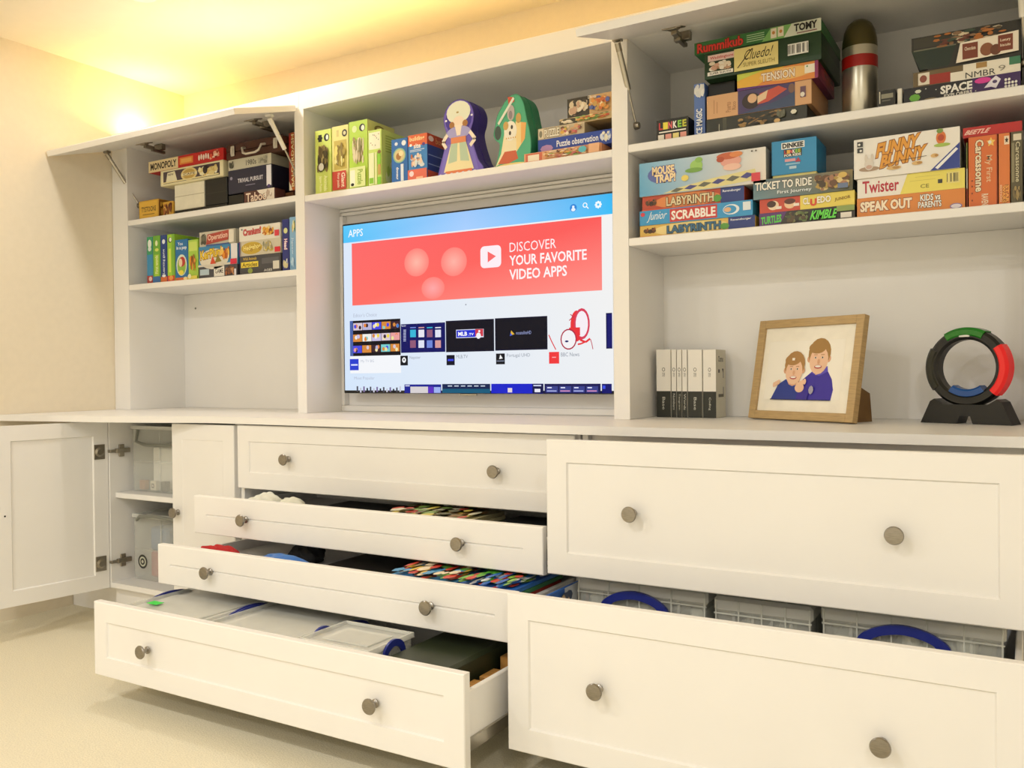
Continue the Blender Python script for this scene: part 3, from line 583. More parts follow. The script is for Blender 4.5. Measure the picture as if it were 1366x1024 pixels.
def art(A): A.r(0, 0, 1, 1, '#2a6cb8'); A.e(.3, .89, .1, .04, '#dfe8f2'); A.e(.78, .89, .14, .06, '#e8eef4'); A.e(.5, .62, .40, .17, '#8fc0a0'); A.e(.5, .62, .33, .14, '#d8c890'); A.e(.45, .6, .16, .08, '#a8743a'); A.e(.6, .66, .14, .06, '#efe0b0'); A.t('dinosaur', .30, .08, .46, .36, '#eef4fa', rot=270, off=.02); A.r(.58, .04, .76, .42, '#e0eaf4')
cbox('blue puzzle box with a round animal picture, beside the orange-topped box', 522, 543.6, 187, '#2a6cb8', art, .12)
def art(A): A.r(0, 0, 1, 1, '#3f86cc'); A.r(0, .76, 1, 1, '#e06a3a'); A.t('building', .08, .84, .86, .96, '#f6d8a0', off=.03); A.e(.14, .78, .07, .03, '#f4f0ea'); A.t('site', .3, .70, .66, .80, '#f4f0ea', off=.03); A.e(.82, .77, .08, .035, '#5a3a8a'); A.r(.1, .66, .86, .675, '#cfe0f2'); A.r(.1, .63, .7, .645, '#cfe0f2'); A.b(.1, .28, .9, .6, ['#f0d8c0', '#e0b090', '#dfe6ea', '#c8703a'], 9, 4, .25); A.r(0, 0, 1, .24, '#e0705a'); A.e(.2, .15, .12, .06, '#f2dce0'); A.r(.45, .03, .8, .07, '#f4c0a0')
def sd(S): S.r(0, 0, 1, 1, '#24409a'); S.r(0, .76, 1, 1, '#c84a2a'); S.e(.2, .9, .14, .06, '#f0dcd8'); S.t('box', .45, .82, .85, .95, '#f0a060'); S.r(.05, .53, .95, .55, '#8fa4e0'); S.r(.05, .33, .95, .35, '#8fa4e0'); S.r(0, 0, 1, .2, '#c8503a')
cbox('blue puzzle box with orange top band and red foot, beside the purple figure box', 544.2, 570, 181.5, '#3f86cc', art, .10, sd)
# shaped boxes
def shaped(name, label, x0, yt, yb, out, depth, body, paint, yf=Y0+.004, wpx=62):
    a = onY(x0, yt, yf); b = onY(x0+wpx, yt, yf); c = onY(x0, yb, yf); w_ = b.x-a.x; h_ = H+a.z-SC
    pts = cr(out+[out[0]], 5)[:-1]; pts = [(u*w_, max(v, 0)*h_) for u, v in pts]
    o = MB().prism(pts, 0, depth*.45).build(name, flat(body), None, (a.x, yf, SC+.0003)); tag(o, label, 'puzzle box')
    MB().prism([((u-.5*w_)*1.02+.5*w_, v*1.008) for u, v in pts], depth*.45, depth).build('lid', flat(body), o)
    A = Art(lambda u, v, k: (u*w_, -.0002-k, v*h_)); paint(A, pts, w_, h_); A.build('front_print', o); return o
def art(A, pts, w_, h_):
    A.p([(.5+(u/w_-.5)*.97, v/h_*.985+.004) for u, v in pts], '#6f5cc0')
    A.p([(.06, .02), (.13, .2), (.2, .42), (.4, .42), (.4, .02)], '#7a6cc8'); A.p([(.94, .02), (.87, .2), (.8, .42), (.6, .42), (.6, .02)], '#7a6cc8')
    A.e(.5, .74, .3, .2, '#3c2a96'); A.e(.5, .83, .27, .15, '#e8ecd8'); A.e(.48, .83, .03, .012, '#a8924a')
    A.e(.5, .70, .13, .08, '#f4e2cc'); A.e(.35, .67, .06, .045, '#a8743a'); A.e(.65, .67, .06, .045, '#a8743a'); A.e(.22, .74, .025, .014, '#f4f0fa'); A.e(.8, .76, .025, .014, '#f4f0fa')
    A.e(.5, .56, .27, .085, '#a8a4d8'); A.p([(.42, .66), (.58, .66), (.54, .52), (.46, .52)], '#f4e6d4')
    A.line([(.25, .55), (.14, .46), (.22, .37)], .035, .025, '#f2e4d2'); A.line([(.75, .55), (.87, .44), (.76, .36)], .035, .025, '#f2e4d2')
    A.p([(.34, .44), (.66, .44), (.84, .05), (.16, .05)], '#efe4b4'); A.p([(.34, .44), (.48, .44), (.46, .18), (.26, .16)], '#b8ccb0'); A.p([(.66, .44), (.52, .44), (.54, .18), (.74, .16)], '#b8ccb0'); A.r(.33, .42, .67, .5, '#e08a5a'); A.p([(.2, .06), (.8, .06), (.8, .02), (.2, .02)], '#e08050')
    for k in range(7): A.e(.08+.13*k, .02, .035, .014, '#d8d4ee', n=8)
PR = [(.0, .0), (1.0, .0), (.93, .17), (.83, .38), (.78, .56), (.83, .68), (.84, .80), (.76, .92), (.62, .985), (.5, 1.0), (.38, .985), (.24, .92), (.16, .80), (.17, .68), (.22, .56), (.17, .38), (.07, .17)]
shaped('shaped_puzzle_box', 'purple puzzle box cut to the outline of a lady in a long gown', 582.5, 138.5, 233, PR, .075, '#3a2a8c', art, wpx=59)
def art(A, pts, w_, h_):
    A.p([(.5+(u/w_-.5)*.97, v/h_*.985+.004) for u, v in pts], '#4fae86')
    A.e(.12, .5, .09, .10, '#3a4a44', rot=.3); A.p([(.42, .5), (.30, .1), (.05, .03), (.2, .2), (.3, .5)], '#efe2b8'); A.p([(.3, .5), (.7, .52), (.62, .2), (.3, .2)], '#efe4c0'); A.p([(.12, .06), (.3, .22), (.6, .22), (.66, .1), (.4, .05)], '#c8603a')
    A.p([(.6, .62), (.88, .58), (.84, .36), (.62, .2)], '#eed694'); A.p([(.74, .6), (.88, .58), (.84, .36), (.74, .3)], '#e8b062'); A.e(.46, .5, .17, .14, '#f2eede'); A.e(.45, .47, .03, .03, '#3a342a'); A.e(.5, .55, .03, .03, '#3a342a')
    A.e(.34, .58, .07, .06, '#c8a45a'); A.e(.68, .66, .07, .07, '#c8a45a'); A.e(.48, .75, .10, .11, '#b8b0b0'); A.e(.47, .72, .05, .06, '#8a8288'); A.p([(.40, .98), (.56, .96), (.58, .90), (.42, .86)], '#c8543a')
    A.line([(.14, .62), (.56, .95)], .03, .02, '#dfe4d8'); A.e(.5, .02, .4, .03, '#e8d88a')
    for k in range(5): A.e(.36+.06*k, .4, .014, .012, '#d8a43a', n=7)
KN = [(.02, .0), (.92, .0), (.98, .12), (1.0, .30), (.96, .48), (.90, .62), (.86, .74), (.80, .88), (.68, .985), (.52, 1.0), (.36, .95), (.22, .85), (.10, .74), (.04, .60), (.0, .48), (.06, .40), (.16, .34), (.12, .18)]
shaped('shaped_puzzle_box', 'green puzzle box cut to the outline of a knight raising a sword', 658, 131.5, 225, KN, .085, '#2f8a66', art, wpx=50)
cp = ['#d8a878', '#b87a4a', '#e8d0a8', '#8fa85a', '#c86a6a', '#efe0c8', '#6a4a3a', '#e0b04a']
def art(A): A.r(0, 0, 1, 1, '#e0a478'); A.r(.02, .06, .24, .95, '#d06a4a'); A.r(.05, .2, .2, .8, '#f0e4d0'); A.b(.25, .05, .84, .95, cp, 34, 3, .12); A.e(.78, .55, .05, .3, '#5ab8c8'); A.r(.86, .1, .99, .95, '#e8b48a')
_, z1 = carton('puzzle_box', 'flat peach puzzle box covered in small figures, bottom of the puzzle stack', 'puzzle box', 699, 803, 206, SC, Y0, .22, '#d8946a', art)
def art(A): A.r(0, 0, 1, 1, '#2446a8'); A.e(.12, .3, .09, .28, '#b08ac0', n=8); A.t('Puzzle observation', .26, .3, .82, .76, '#eef2fa', off=.02); A.b(.84, .1, .99, .9, ['#dfe8f6', '#8fa8e0', '#f0ecd8'], 8, 3, .3)
_, z2 = carton('puzzle_box', 'flat blue puzzle box with white lettering, in the puzzle stack', 'puzzle box', 717.5, 817, 187.5, z1, Y0+.02, .22, '#2446a8', art)
def art(A): A.r(0, 0, 1, 1, '#c8b89a'); A.r(.01, .1, .12, .95, '#dfd4bc'); A.e(.06, .5, .035, .3, '#8a8672'); A.t('PUZZLE', .14, .15, .46, .85, '#e8e2d0', off=.04, out='#3a342a'); A.b(.48, .05, .98, .95, cp, 16, 9, .2)
_, z3 = carton('puzzle_box', 'beige puzzle box with chunky pale lettering, above the blue one', 'puzzle box', 717.5, 780, 172.5, z2, Y0+.022, .2, '#c0ae8c', art)
def art(A): A.r(0, 0, 1, 1, '#d8c090'); A.p([(0, 0), (0, .7), (.1, 1), (.3, .9), (.36, 0)], '#4a4636'); A.b(.02, .2, .28, .8, ['#efe4d0', '#e0d4b8'], 6, 4, .35); A.b(.3, .05, .98, .95, ['#d89a4a', '#c8583a', '#8fae5a', '#efdc9a', '#e8b46a', '#6a8a4a'], 30, 12, .16)
_, z4 = carton('puzzle_box', 'puzzle box with a bright orange and green picture, second from the stack top', 'puzzle box', 746, 817, 160, z3, Y0+.03, .2, '#c8a468', art)
def art(A): A.r(0, 0, 1, 1, '#d8b07a'); A.r(0, 0, .5, 1, '#3a3428'); A.b(.03, .08, .48, .92, ['#e8dcc4', '#d8c8a8', '#c8a48a', '#4a4438'], 12, 21, .3); A.b(.5, .1, .98, .9, ['#e09a4a', '#d0703a', '#5a6aa8', '#efdcb0', '#c8a05a'], 18, 6, .22); A.t('Disney', .5, .74, .68, .95, '#efe8d8')
carton('puzzle_box', 'puzzle box with dark left half and orange pieces, topmost of the puzzle stack', 'puzzle box', 756.5, 817, 133, z4, Y0+.032, .2, '#b08a58', art)

# --- right cabinet, top shelf
def art(A):
    A.r(0, 0, 1, 1, '#1c1b14')
    for k, (ch, c) in enumerate(zip('LINKEE', ['#c83a3a', '#f0e04a', '#e86a6a', '#f4f0ea', '#8fd04a', '#c8c83a'])):
        A.t(ch, .08+k*.15, .56, .19+k*.15, .86, c, off=.04)
    A.r(.08, .4, .93, .46, '#efeadc')
    for k, c in enumerate(['#efeadc', '#e8a090', '#f0e08a', '#e8a090']): A.r(.05+k*.235, .1, .24+k*.235, .32, c)
carton('game_box', 'small black cube game box with rainbow letters, at the shelf end', 'game box', 875.5, 918.5, 161.5, SH1, Y0+.004, .115, '#1c1b14', art)
def art(A): A.r(0, 0, 1, 1, '#5a78b8'); A.b(.0, .72, 1, .99, ['#f2f0ea', '#dfe0de', '#e8e6e0'], 14, 3, .3); A.t('ICE MAGIC', .24, .03, .78, .52, '#f0f2f4', rot=90, off=.03)
carton('game_box', 'upright slim blue game box with snowy top and white lettering', 'game box', 925.5, 940.6, 113, SH1, Y0+.012, .18, '#5a78b8', art)
def art(A): A.r(0, 0, 1, 1, '#2a2c1e'); A.r(.13, .05, .135, .6, '#dfd8c0'); A.r(.17, .02, .21, .98, '#4a4a36'); A.line([(.36, .05), (.46, .4), (.58, .72), (.68, .9)], .012, .05, '#8a6a3a'); A.b(.3, .1, .78, .95, ['#3a3420', '#5a4a2a', '#7a5a30', '#2a2418', '#a88448'], 16, 9, .14); A.b(.7, .3, .8, .9, ['#5c5c46', '#6c6c56'], 6, 3, .4); A.e(.88, .62, .03, .16, '#e0dcc8', n=6); A.e(.72, .2, .03, .14, '#d8b070')
_, z1 = carton('game_box', 'olive black strategy game box with a faint figure, bottom of the tall stack', 'board game', 942, 1077, 160.5, SH1, Y0, .22, '#242418', art, lambda S: S.r(.02, .03, .98, .97, '#2a2a1c'))
def art(A):
    A.r(0, 0, 1, 1, '#d8a878'); A.t('Puerto', .19, .18, .24, .62, '#a8764a', rot=90); A.t('Rico', .25, .25, .29, .6, '#a8764a', rot=90); A.r(.07, .2, .075, .8, '#a8764a'); A.r(.10, .2, .105, .7, '#a8764a')
    A.r(.31, 0, .85, 1, '#4a3a66'); A.p([(.31, 0), (.85, 0), (.85, .6), (.7, .35), (.55, .2)], '#3a4a6a'); A.e(.44, .5, .09, .34, '#2c1c14'); A.e(.45, .6, .045, .2, '#e0b48a'); A.p([(.52, .75), (.7, .95), (.78, .75), (.6, .35), (.5, .3)], '#c8503a'); A.p([(.5, .65), (.6, .85), (.58, .5), (.5, .35)], '#e8c8a0'); A.e(.82, .75, .03, .2, '#7a5a4a'); A.r(.90, .3, .95, .75, '#6a4a5a'); A.e(.92, .42, .02, .1, '#e8e0d0')
_, z2 = carton('game_box', 'peach game box with a painted portrait across its front', 'board game', 942.5, 1083, 129.5, z1, Y0-.002, .20, '#cf9c6c', art, lambda S: (S.r(0, 0, 1, 1, '#c8935f'),))
def art(A): A.r(0, 0, 1, 1, '#e8b43a'); A.p([(0, .6), (0, 1), (.35, 1)], '#c8cf4a'); A.p([(.2, 0), (1, 0), (1, 1), (.6, 1)], '#e08a3a'); A.e(.62, .55, .34, .36, '#ecbc6a'); A.p([(0, 0), (.6, 0), (.2, .12), (0, .16)], '#5a2a7a'); A.t('TENSION', .31, .3, .72, .78, '#f2e2c8', off=.03, out='#a8622a'); A.r(.84, .35, .97, .85, '#efe6d0'); A.e(.87, .75, .01, .05, '#3a7a3a'); A.r(.96, 0, 1, 1, '#8a2a5a')
_, z3 = carton('game_box', 'orange and yellow word game box with purple ends, second below the top', 'board game', 983, 1092, 100, z2, Y0-.004, .20, '#6a1f4a', art, lambda S: (S.r(0, 0, 1, 1, '#7a2440'), S.b(.1, .1, .9, .9, ['#a03a4a', '#5a1a3a', '#8a3a2a'], 8, 3, .3)))
carton('game_box', 'plain black box hidden under the green boxes, left of the orange one', 'box', 944, 981, 105, z2, Y0+.03, .18, '#14140f', None, h=z3-z2)
def art(A):
    A.r(0, 0, 1, 1, '#1c3a1c'); A.r(.03, .66, .29*.95, .9, '#e8c8c0'); A.t('Waddingtons', .05, .70, .26, .84, '#c03030'); A.b(.04, .26, .25, .64, ['#e8d8c0', '#d8a890', '#b88a6a', '#f0e8d8', '#c8a080'], 12, 2, .3); A.r(.03, .1, .26, .24, '#efe9dc'); A.t('SUPER SLEUTH', .05, .13, .24, .21, '#3a342a')
    A.r(.27, .08, .65, .93, '#e8d78a'); A.t('Cluedo!', .36, .44, .60, .84, '#2c2410', off=.0, shear=.12); A.line([(.30, .2), (.40, .7), (.43, .85), (.38, .6)], .005, .02, '#3a2c12'); A.t('SUPER SLEUTH', .35, .2, .62, .36, '#8a7430', off=0); A.bars(.73, .3, .90, .72, 14)
_, z4 = carton('game_box', 'deep dark green detective game box with a cream title panel', 'board game', 939.5, 1096, 72.5, z3, Y0-.008, .24, '#1c3a1c', art, lambda S: (S.r(0, 0, 1, 1, '#16301a'), S.r(.1, .5, .9, .56, '#2a4a2a')))
def art(A):
    A.r(0, 0, 1, 1, '#2f6a34'); A.p([(.55, 0), (.62, 1), (1, 1), (1, 0)], '#7ab060'); A.p([(.72, 0), (.78, 1), (1, 1), (1, 0)], '#d8dcc8'); A.t('Rummikub', .025, .1, .40, .86, '#d83a2a', off=.03, out='#5a140c')
    for k in range(4): A.r(.43, .2+k*.17, .57, .27+k*.17, '#a8c89a')
    A.r(.62, .12, .665, .9, '#e8dcc4'); A.r(.675, .15, .72, .93, '#e8dcc4'); A.e(.642, .55, .012, .14, '#c88a4a'); A.e(.698, .55, .012, .14, '#c88a4a'); A.t('TOMY', .80, .3, .97, .88, '#14140f', off=.04); A.r(.82, .1, .97, .18, '#8a5a5a')
carton('game_box', 'bright green tile game box with red title, topmost of the tall stack', 'board game', 926, 1096, 58.5, z4, Y0-.012, .25, '#2c6632', art)
# bullet-shaped flask
a = onY(1123.5, 100, 2.345); b = onY(1171, 100, 2.345); rr = (b.x-a.x)/2
fl = thing('flask', 'bullet-shaped steel flask with red band and dark rounded top', 'flask', ((a.x+b.x)/2, 2.345, SH1+.0005)); hh = .262
MB().lathe([(.001, 0), (rr*.94, 0), (rr, .004), (rr, hh*.52)], 'Z', n=36).build('body', mat('steel_body', '#c8c4b4', .28, .85), fl, smooth=True)
MB().lathe([(rr*1.01, hh*.5205), (rr*1.01, hh*.63)], 'Z', n=36).build('red_band', mat('red_enamel', '#a81c14', .35), fl, smooth=True)
MB().lathe([(rr, hh*.6305), (rr, hh*.72)], 'Z', n=36).build('collar', mat('pale_steel', '#d0cbb8', .28, .8), fl, smooth=True)
MB().lathe([(rr, hh*.7205), (rr*.97, hh*.80), (rr*.88, hh*.88), (rr*.70, hh*.945), (rr*.42, hh*.985), (.002, hh)], 'Z', n=36).build('nose_cap', mat('dark_brass', '#5e5632', .35, .7), fl, smooth=True)
def art(A): A.r(0, 0, 1, 1, '#20201a'); A.r(.02, .3, .08, .95, '#d8d4c0'); A.r(.14, .55, .86, .8, '#8f8c78'); A.r(.2, .4, .7, .46, '#6a685a')
carton('game_box', 'tiny black card box beside the steel flask', 'game box', 1172, 1195, 122, SH1, Y0+.004, .07, '#1c1c16', art)
carton('game_box', 'thin white upright card box between the tiny black and space boxes', 'game box', 1196.5, 1204, 118.5, SH1, Y0+.003, .1, '#eae6da', None)
def art(A):
    A.r(0, 0, 1, 1, '#14141a'); A.p([(.55, 0), (.6, 1), (1, 1), (1, 0)], '#3a1c5a'); A.e(.10, .35, .05, .24, '#6aae3a', n=8); A.e(.13, .72, .03, .12, '#d8dcc8', n=6); A.e(.24, .12, .06, .1, '#8a7a5a'); A.t('SPACE', .33, .36, .60, .84, '#f0eee6', off=.04, slope=.06); A.t('EXPLORERS', .36, .10, .60, .30, '#e8e4d8', off=.03, slope=.04)
    A.e(.69, .78, .07, .18, '#d83a9a', n=12); A.p([(.70, .3), (.76, .75), (.80, .95), (.84, .7), (.8, .2), (.76, .32)], '#e8e4f0'); A.e(.79, .6, .02, .1, '#4a3a6a')
    for k in range(10): A.e(.9+.028*(k % 4)-.02, .2+.2*(k//4), .012, .09, '#f0eee6', n=6)
    for q in ((.2, .8), (.9, .35), (.63, .2), (.29, .65)): A.e(q[0], q[1], .006, .03, '#f4f2ea', n=6)
_, z1 = carton('game_box', 'black and purple space game box with white lettering, bottom of its stack', 'board game', 1205, 1362, 119.5, SH1, Y0, .22, '#14141a', art)
def art(A): A.r(0, 0, 1, 1, '#6a5a3a'); A.r(.05, .1, .16, .9, '#e2dac8'); A.e(.1, .5, .035, .25, '#8a4a3a'); A.r(.16, .05, .36, .7, '#9a2a1c'); A.r(.36, 0, 1, .6, '#ece6d6'); A.r(.48, .6, 1, 1, '#ece6d6'); A.r(.6, .62, .70, .98, '#a8844a'); A.r(.9, .5, 1, 1, '#3a7a5a'); A.t('NMBR', .50, .06, .78, .46, '#3a3a34', off=0); A.t('9', .80, .2, .87, .58, '#8a8678', off=0)
_, z2 = carton('game_box', 'brown, red and white number game box on the space box', 'board game', 1217.5, 1362, 98, z1, Y0+.002, .20, '#6a5a3a', art)
# chocolate tray box with slanted end
a = onY(1216, 52, Y0+.004); b = onY(1362, 52, Y0+.004); w_ = b.x-a.x; h_ = H+a.z-z2-.001
o = MB().prism([(.035, 0), (w_, 0), (w_, h_), (0, h_), (0, h_*.62)], 0, .20).build('biscuit_box', flat('#2c2a22'), None, (a.x, Y0+.004, z2+.001))
tag(o, 'dark chocolate biscuit box with a slanted end, above the number game', 'biscuit box')
A = front_art(w_, h_); A.p([(0, .62), (.08, .05), (.35, .05), (.42, .62)], '#1c2c20'); A.r(.02, .60, .42, .64, '#6a6a56'); A.r(.02, .68, .4, .96, '#3a382c'); A.b(.2, .55, .98, .97, ['#5a4a30', '#8a6a4a', '#b06a2a', '#3a4a3a', '#6a3a2a', '#d8c8a8'], 22, 5, .14)
A.p([(.42, .05), (.46, .6), (.98, .68), (.98, .12)], '#efe4d0'); A.r(.48, .12, .62, .56, '#7a3a24'); A.t('Chocolate', .5, .36, .60, .46, '#f0dcc0'); A.e(.70, .3, .06, .18, '#8a5434'); A.e(.78, .25, .05, .15, '#6a3c24'); A.r(.80, .18, .93, .62, '#7a3a24'); A.t('Luxury', .82, .42, .91, .52, '#f0dcc0'); A.t('biscuits', .82, .3, .91, .38, '#f0dcc0'); A.build('front_print', o)

# --- right cabinet, middle shelf
RAV = '#24387e'
def lab(bg, mid, txt):
    def art(A):
        A.r(0, 0, 1, 1, bg); A.e(.45, .5, .33, .5, mid); A.b(.03, .25, .15, .8, ['#5a3a1a', '#8a4a1c', '#3a2412'], 7, 3, .3); A.t('LABYRINTH', .25, .2, .76*.94, .78, txt[0], off=.03, out=txt[1]); A.r(.78, 0, 1, 1, RAV); A.t('Ravensburger', .80, .66, .97, .86, '#eef0f4'); A.e(.75, .35, .04, .26, '#5a9a3a', n=7); A.p([(0, 0), (.78, 0), (.78, .05), (0, .1)], '#d8502a')
    return art
_, z1 = carton('board_game', 'yellow maze game box with blue end, bottom of the leftmost stack', 'board game', 853.5, 1008, 302, SH2, Y0, .22, '#e0b850', lab('#e2ba58', '#efd890', ('#3a6a8a', '#1c2c3a')))
def art(A): A.r(0, 0, 1, 1, '#3a9ad2'); A.t('Junior', .08, .15, .25, .9, '#f0f6fa', off=0, shear=.2); A.r(.28, .06, .70, .94, '#c83a32'); A.t('SCRABBLE', .295, .2, .685, .8, '#f6f0e8', off=.035); A.e(.82, .5, .07, .34, '#e8f0f4'); A.e(.81, .5, .055, .27, '#3a9ad2'); A.e(.79, .5, .03, .16, '#e0b48a'); A.r(.92, .35, .985, .9, '#e4ecf2'); A.e(.03, .75, .02, .14, '#d83a4a')
_, z2 = carton('board_game', 'sky blue spelling game box with a red title bar, second in its stack', 'board game', 853, 1004.5, 282.5, z1, Y0-.003, .22, '#3a9ad2', art)
_, z3 = carton('board_game', 'red maze game box with dark blue end, under the mouse-trap style game', 'board game', 856.5, 993.5, 263.5, z2, Y0+.003, .20, '#b8442a', lab('#c04a2c', '#e08a4a', ('#e0cfa4', '#4a2418')))
def art(A):
    A.g(0, 0, 1, 1, ['#5aa8d4', '#e8ddd0', '#ece8e0', '#7ab8dc']); A.e(.19, .6, .12, .26, '#5a6ab0'); A.t('MOUSE', .11, .60, .29, .84, '#f4dcae', off=.05, out='#4a3a7a'); A.t('TRAP!', .13, .36, .30, .60, '#f4dcae', off=.05, out='#4a3a7a')
    A.p([(.2, .02), (.32, .14), (.6, .3), (.92, .42), (.94, .12), (.6, .02)], '#e2d898')
    for k in range(6): A.p([(.26+k*.11, .05+k*.035), (.31+k*.11, .14+k*.04), (.37+k*.11, .10+k*.035), (.31+k*.11, .02+k*.03)], '#4a4a8a' if k % 2 else '#6a6a5a')
    A.e(.47, .72, .05, .17, '#a0cc6a'); A.e(.49, .88, .03, .08, '#8fbf5a'); A.e(.45, .6, .07, .07, '#7aa84a'); A.e(.74, .72, .08, .17, '#e8a898'); A.e(.72, .88, .09, .10, '#c8643a'); A.e(.78, .9, .05, .08, '#e08a4a'); A.e(.75, .55, .07, .10, '#f0c4b0'); A.e(.66, .8, .03, .08, '#b8502a'); A.e(.38, .4, .03, .09, '#ecd86a'); A.r(.895, .06, .96, .3, '#d8404a')
    for q in (.90, .93): A.e(q, .92, .008, .025, '#5a564a', n=6)
carton('board_game', 'large white and blue board game with cartoon pictures, topmost of its stack', 'board game', 852.5, 1022, 219, z3, Y0-.004, .25, '#d8d4ca', art, lambda S: S.r(.02, .02, .98, .98, '#b8b4aa'))
def art(A): A.r(0, 0, 1, 1, '#35302c'); A.p([(0, 0), (0, 1), (.3, 1), (.22, 0)], '#5a3270'); A.t('TURTLES', .02, .22, .24, .76, '#5ad04a', off=.04, slope=.1); A.b(.27, .1, .55, .95, ['#4a5a34', '#5a4a30', '#6a7a44', '#3a3428', '#8a8a5a'], 14, 4, .22); A.t('KIMBLE', .56, .2, .82, .82, '#6ae04a', off=.03, shear=.1, out='#123a12'); A.r(.86, .12, .97, .5, '#e8e2d8'); A.r(.82, .6, 1, .98, '#8fa45a')
_, z1 = carton('board_game', 'black and green racing game box, bottom of the middle stack', 'board game', 1012.5, 1141, 285.5, SH2, Y0, .22, '#302c28', art)
def art(A): A.r(0, 0, .44, 1, '#c84a30'); A.r(.44, 0, 1, 1, '#ead65e'); A.e(.15, .5, .06, .34, '#f0d8b8'); A.e(.13, .6, .05, .24, '#4a2c1c'); A.e(.33, .5, .06, .34, '#efc8a0'); A.e(.33, .68, .06, .2, '#5a2c1a'); A.r(.18, .2, .24, .4, '#f4eadc'); A.r(.37, .3, .43, .5, '#f4eadc'); A.t('CL', .47, .34, .54, .8, '#f8f2e0', off=.04, out='#b8a43a'); A.t('U', .55, .2, .61, .66, '#d84a2a', off=.06); A.t('EDO', .62, .34, .76, .8, '#f8f2e0', off=.04, out='#b8a43a'); A.t('JUNIOR', .80, .35, .96, .62, '#8a6a1c', slope=.1)
_, z2 = carton('board_game', 'yellow junior detective game box with red left panel', 'board game', 1013, 1140.5, 267, z1, Y0, .22, '#e0c850', art)
def art(A): A.g(0, 0, 1, 1, ['#6a8a96', '#5a5a40', '#8a7a4a', '#4a6a7a']); A.t('TICKET TO RIDE', .02, .46, .60, .86, '#f2eee2', off=.03, out='#24343a'); A.t('First Journey', .25, .14, .60, .36, '#e8f0f0', off=.02, out='#24343a'); A.b(.62, .08, .98, .95, ['#b89a4a', '#6a4a2a', '#e0c88a', '#4a3a20', '#a87a5a', '#d8b860'], 20, 8, .22); A.r(.86, .12, .96, .36, '#6a7a9a')
_, z3 = carton('board_game', 'grey-blue train game box with large white title, under the blue cube', 'board game', 1004.5, 1138, 241.5, z2, Y0-.004, .22, '#4a5a5e', art)
_, z4 = carton('game_box', 'thin pale yellow card box under the blue cube', 'game box', 1030, 1090, 234, z3, Y0+.01, .12, '#dfd68a', None, h=.009)
def art(A):
    A.r(0, 0, 1, 1, '#2a8fc4'); A.r(.22, .74, .74, .93, '#f0eee6'); A.t('DINKEE', .25, .77, .71, .90, '#181818', off=.05); A.r(.27, .5, .68, .72, '#1c1a18')
    for k, (ch, c) in enumerate(zip('LINKEE', ['#c83a3a', '#e8b03a', '#e86a6a', '#f4f0ea', '#8fd04a', '#c8c83a'])): A.t(ch, .29+k*.063, .60, .34+k*.063, .70, c, off=.04)
    A.t('FOR KIDS', .29, .51, .66, .58, '#f0eee6', off=.04); A.r(.3, .36, .54, .44, '#e0a0a8'); A.p([(.53, .33), (.66, .33), (.6, .46)], '#b83a4a'); A.r(.32, .26, .64, .31, '#8fc4e0'); A.r(.4, .14, .56, .22, '#b8d4e4')
carton('game_box', 'turquoise blue cube game box with a white and black title panel', 'game box', 1029, 1089.5, 190, z4, Y0+.01, .12, '#2a8fc4', art)
def art(A): A.r(0, 0, 1, 1, '#dc8a40'); A.t('SPEAK OUT', .035, .3, .52, .78, '#f6e6cc', off=.05, out='#8a3a1a'); A.t('KIDS vs', .60, .56, .78, .88, '#f6f2ea', off=.03, out='#2a1c14'); A.t('PARENTS', .58, .22, .79, .52, '#f6f2ea', off=.03, out='#2a1c14'); A.e(.92, .16, .055, .14, '#8a7ab0'); A.e(.92, .16, .045, .1, '#e8e0e8')
_, z1 = carton('board_game', 'orange party game box with cream title, bottom of the rightmost flat stack', 'board game', 1142.8, 1288, 265.5, SH2, Y0, .22, '#d07c34', art)
def art(A): A.r(0, 0, 1, 1, '#f0ece4'); A.p([(.41, 0), (.48, 1), (1, 1), (1, 0)], '#ecdf6a'); A.t('Twister', .05, .22, .40, .86, '#b8283a', off=.02); A.r(.55, .78, .78, .8, '#cfc25a'); A.r(.5, .6, .74, .62, '#cfc25a'); A.t('CE', .60, .2, .68, .4, '#6a6428', off=0); A.r(.76, .36, .80, .56, '#3a3a34'); A.bars(.84, .3, .955, .86, 12, 5, '#ecdf8a')
_, z2 = carton('board_game', 'white and yellow floor game box with red title, above the orange one', 'board game', 1143.3, 1287.6, 240, z1, Y0, .22, '#e8e2c8', art)
def art(A):
    A.r(0, 0, 1, 1, '#f0ede6'); A.t('FUNNY', .23, .56, .62, .88, '#e4a03a', off=.05, out='#8a4a1a', slope=.14, shear=.06); A.t('BUNNY', .27, .28, .68, .58, '#e4a03a', off=.05, out='#8a4a1a', slope=.14, shear=.06)
    A.p([(.73, .0), (1, .0), (1, .62)], '#2a3f94'); A.p([(.775, .06), (.80, .02), (.985, .46), (.965, .50)], '#f2f2f2')
    A.e(.83, .78, .045, .16, '#dc7a3a'); A.e(.83, .78, .03, .08, '#b84a2a'); A.e(.82, .95, .03, .06, '#7a9a4a'); A.e(.84, .6, .075, .045, '#a8c45a'); A.e(.15, .22, .10, .06, '#a89078'); A.e(.15, .34, .045, .15, '#ddd6cc'); A.e(.12, .5, .014, .1, '#d8d0c4'); A.e(.18, .5, .014, .1, '#d8d0c4'); A.e(.15, .27, .03, .05, '#c8a898')
    for (x, y, r) in ((.39, .18, .07), (.61, .23, .05), (.77, .36, .035)): A.e(x, y, r, .05, '#dcb87a'); A.e(x+.02, y, r*.5, .03, '#b88a4a')
    A.line([(.28, .25), (.45, .34), (.7, .38)], .003, .006, '#4a4640'); A.r(.035, .8, .09, .93, '#3a3a38'); A.r(.035, .65, .09, .77, '#3a3a38'); A.e(.055, .86, .012, .03, '#f0ede6'); A.e(.07, .7, .012, .03, '#f0ede6')
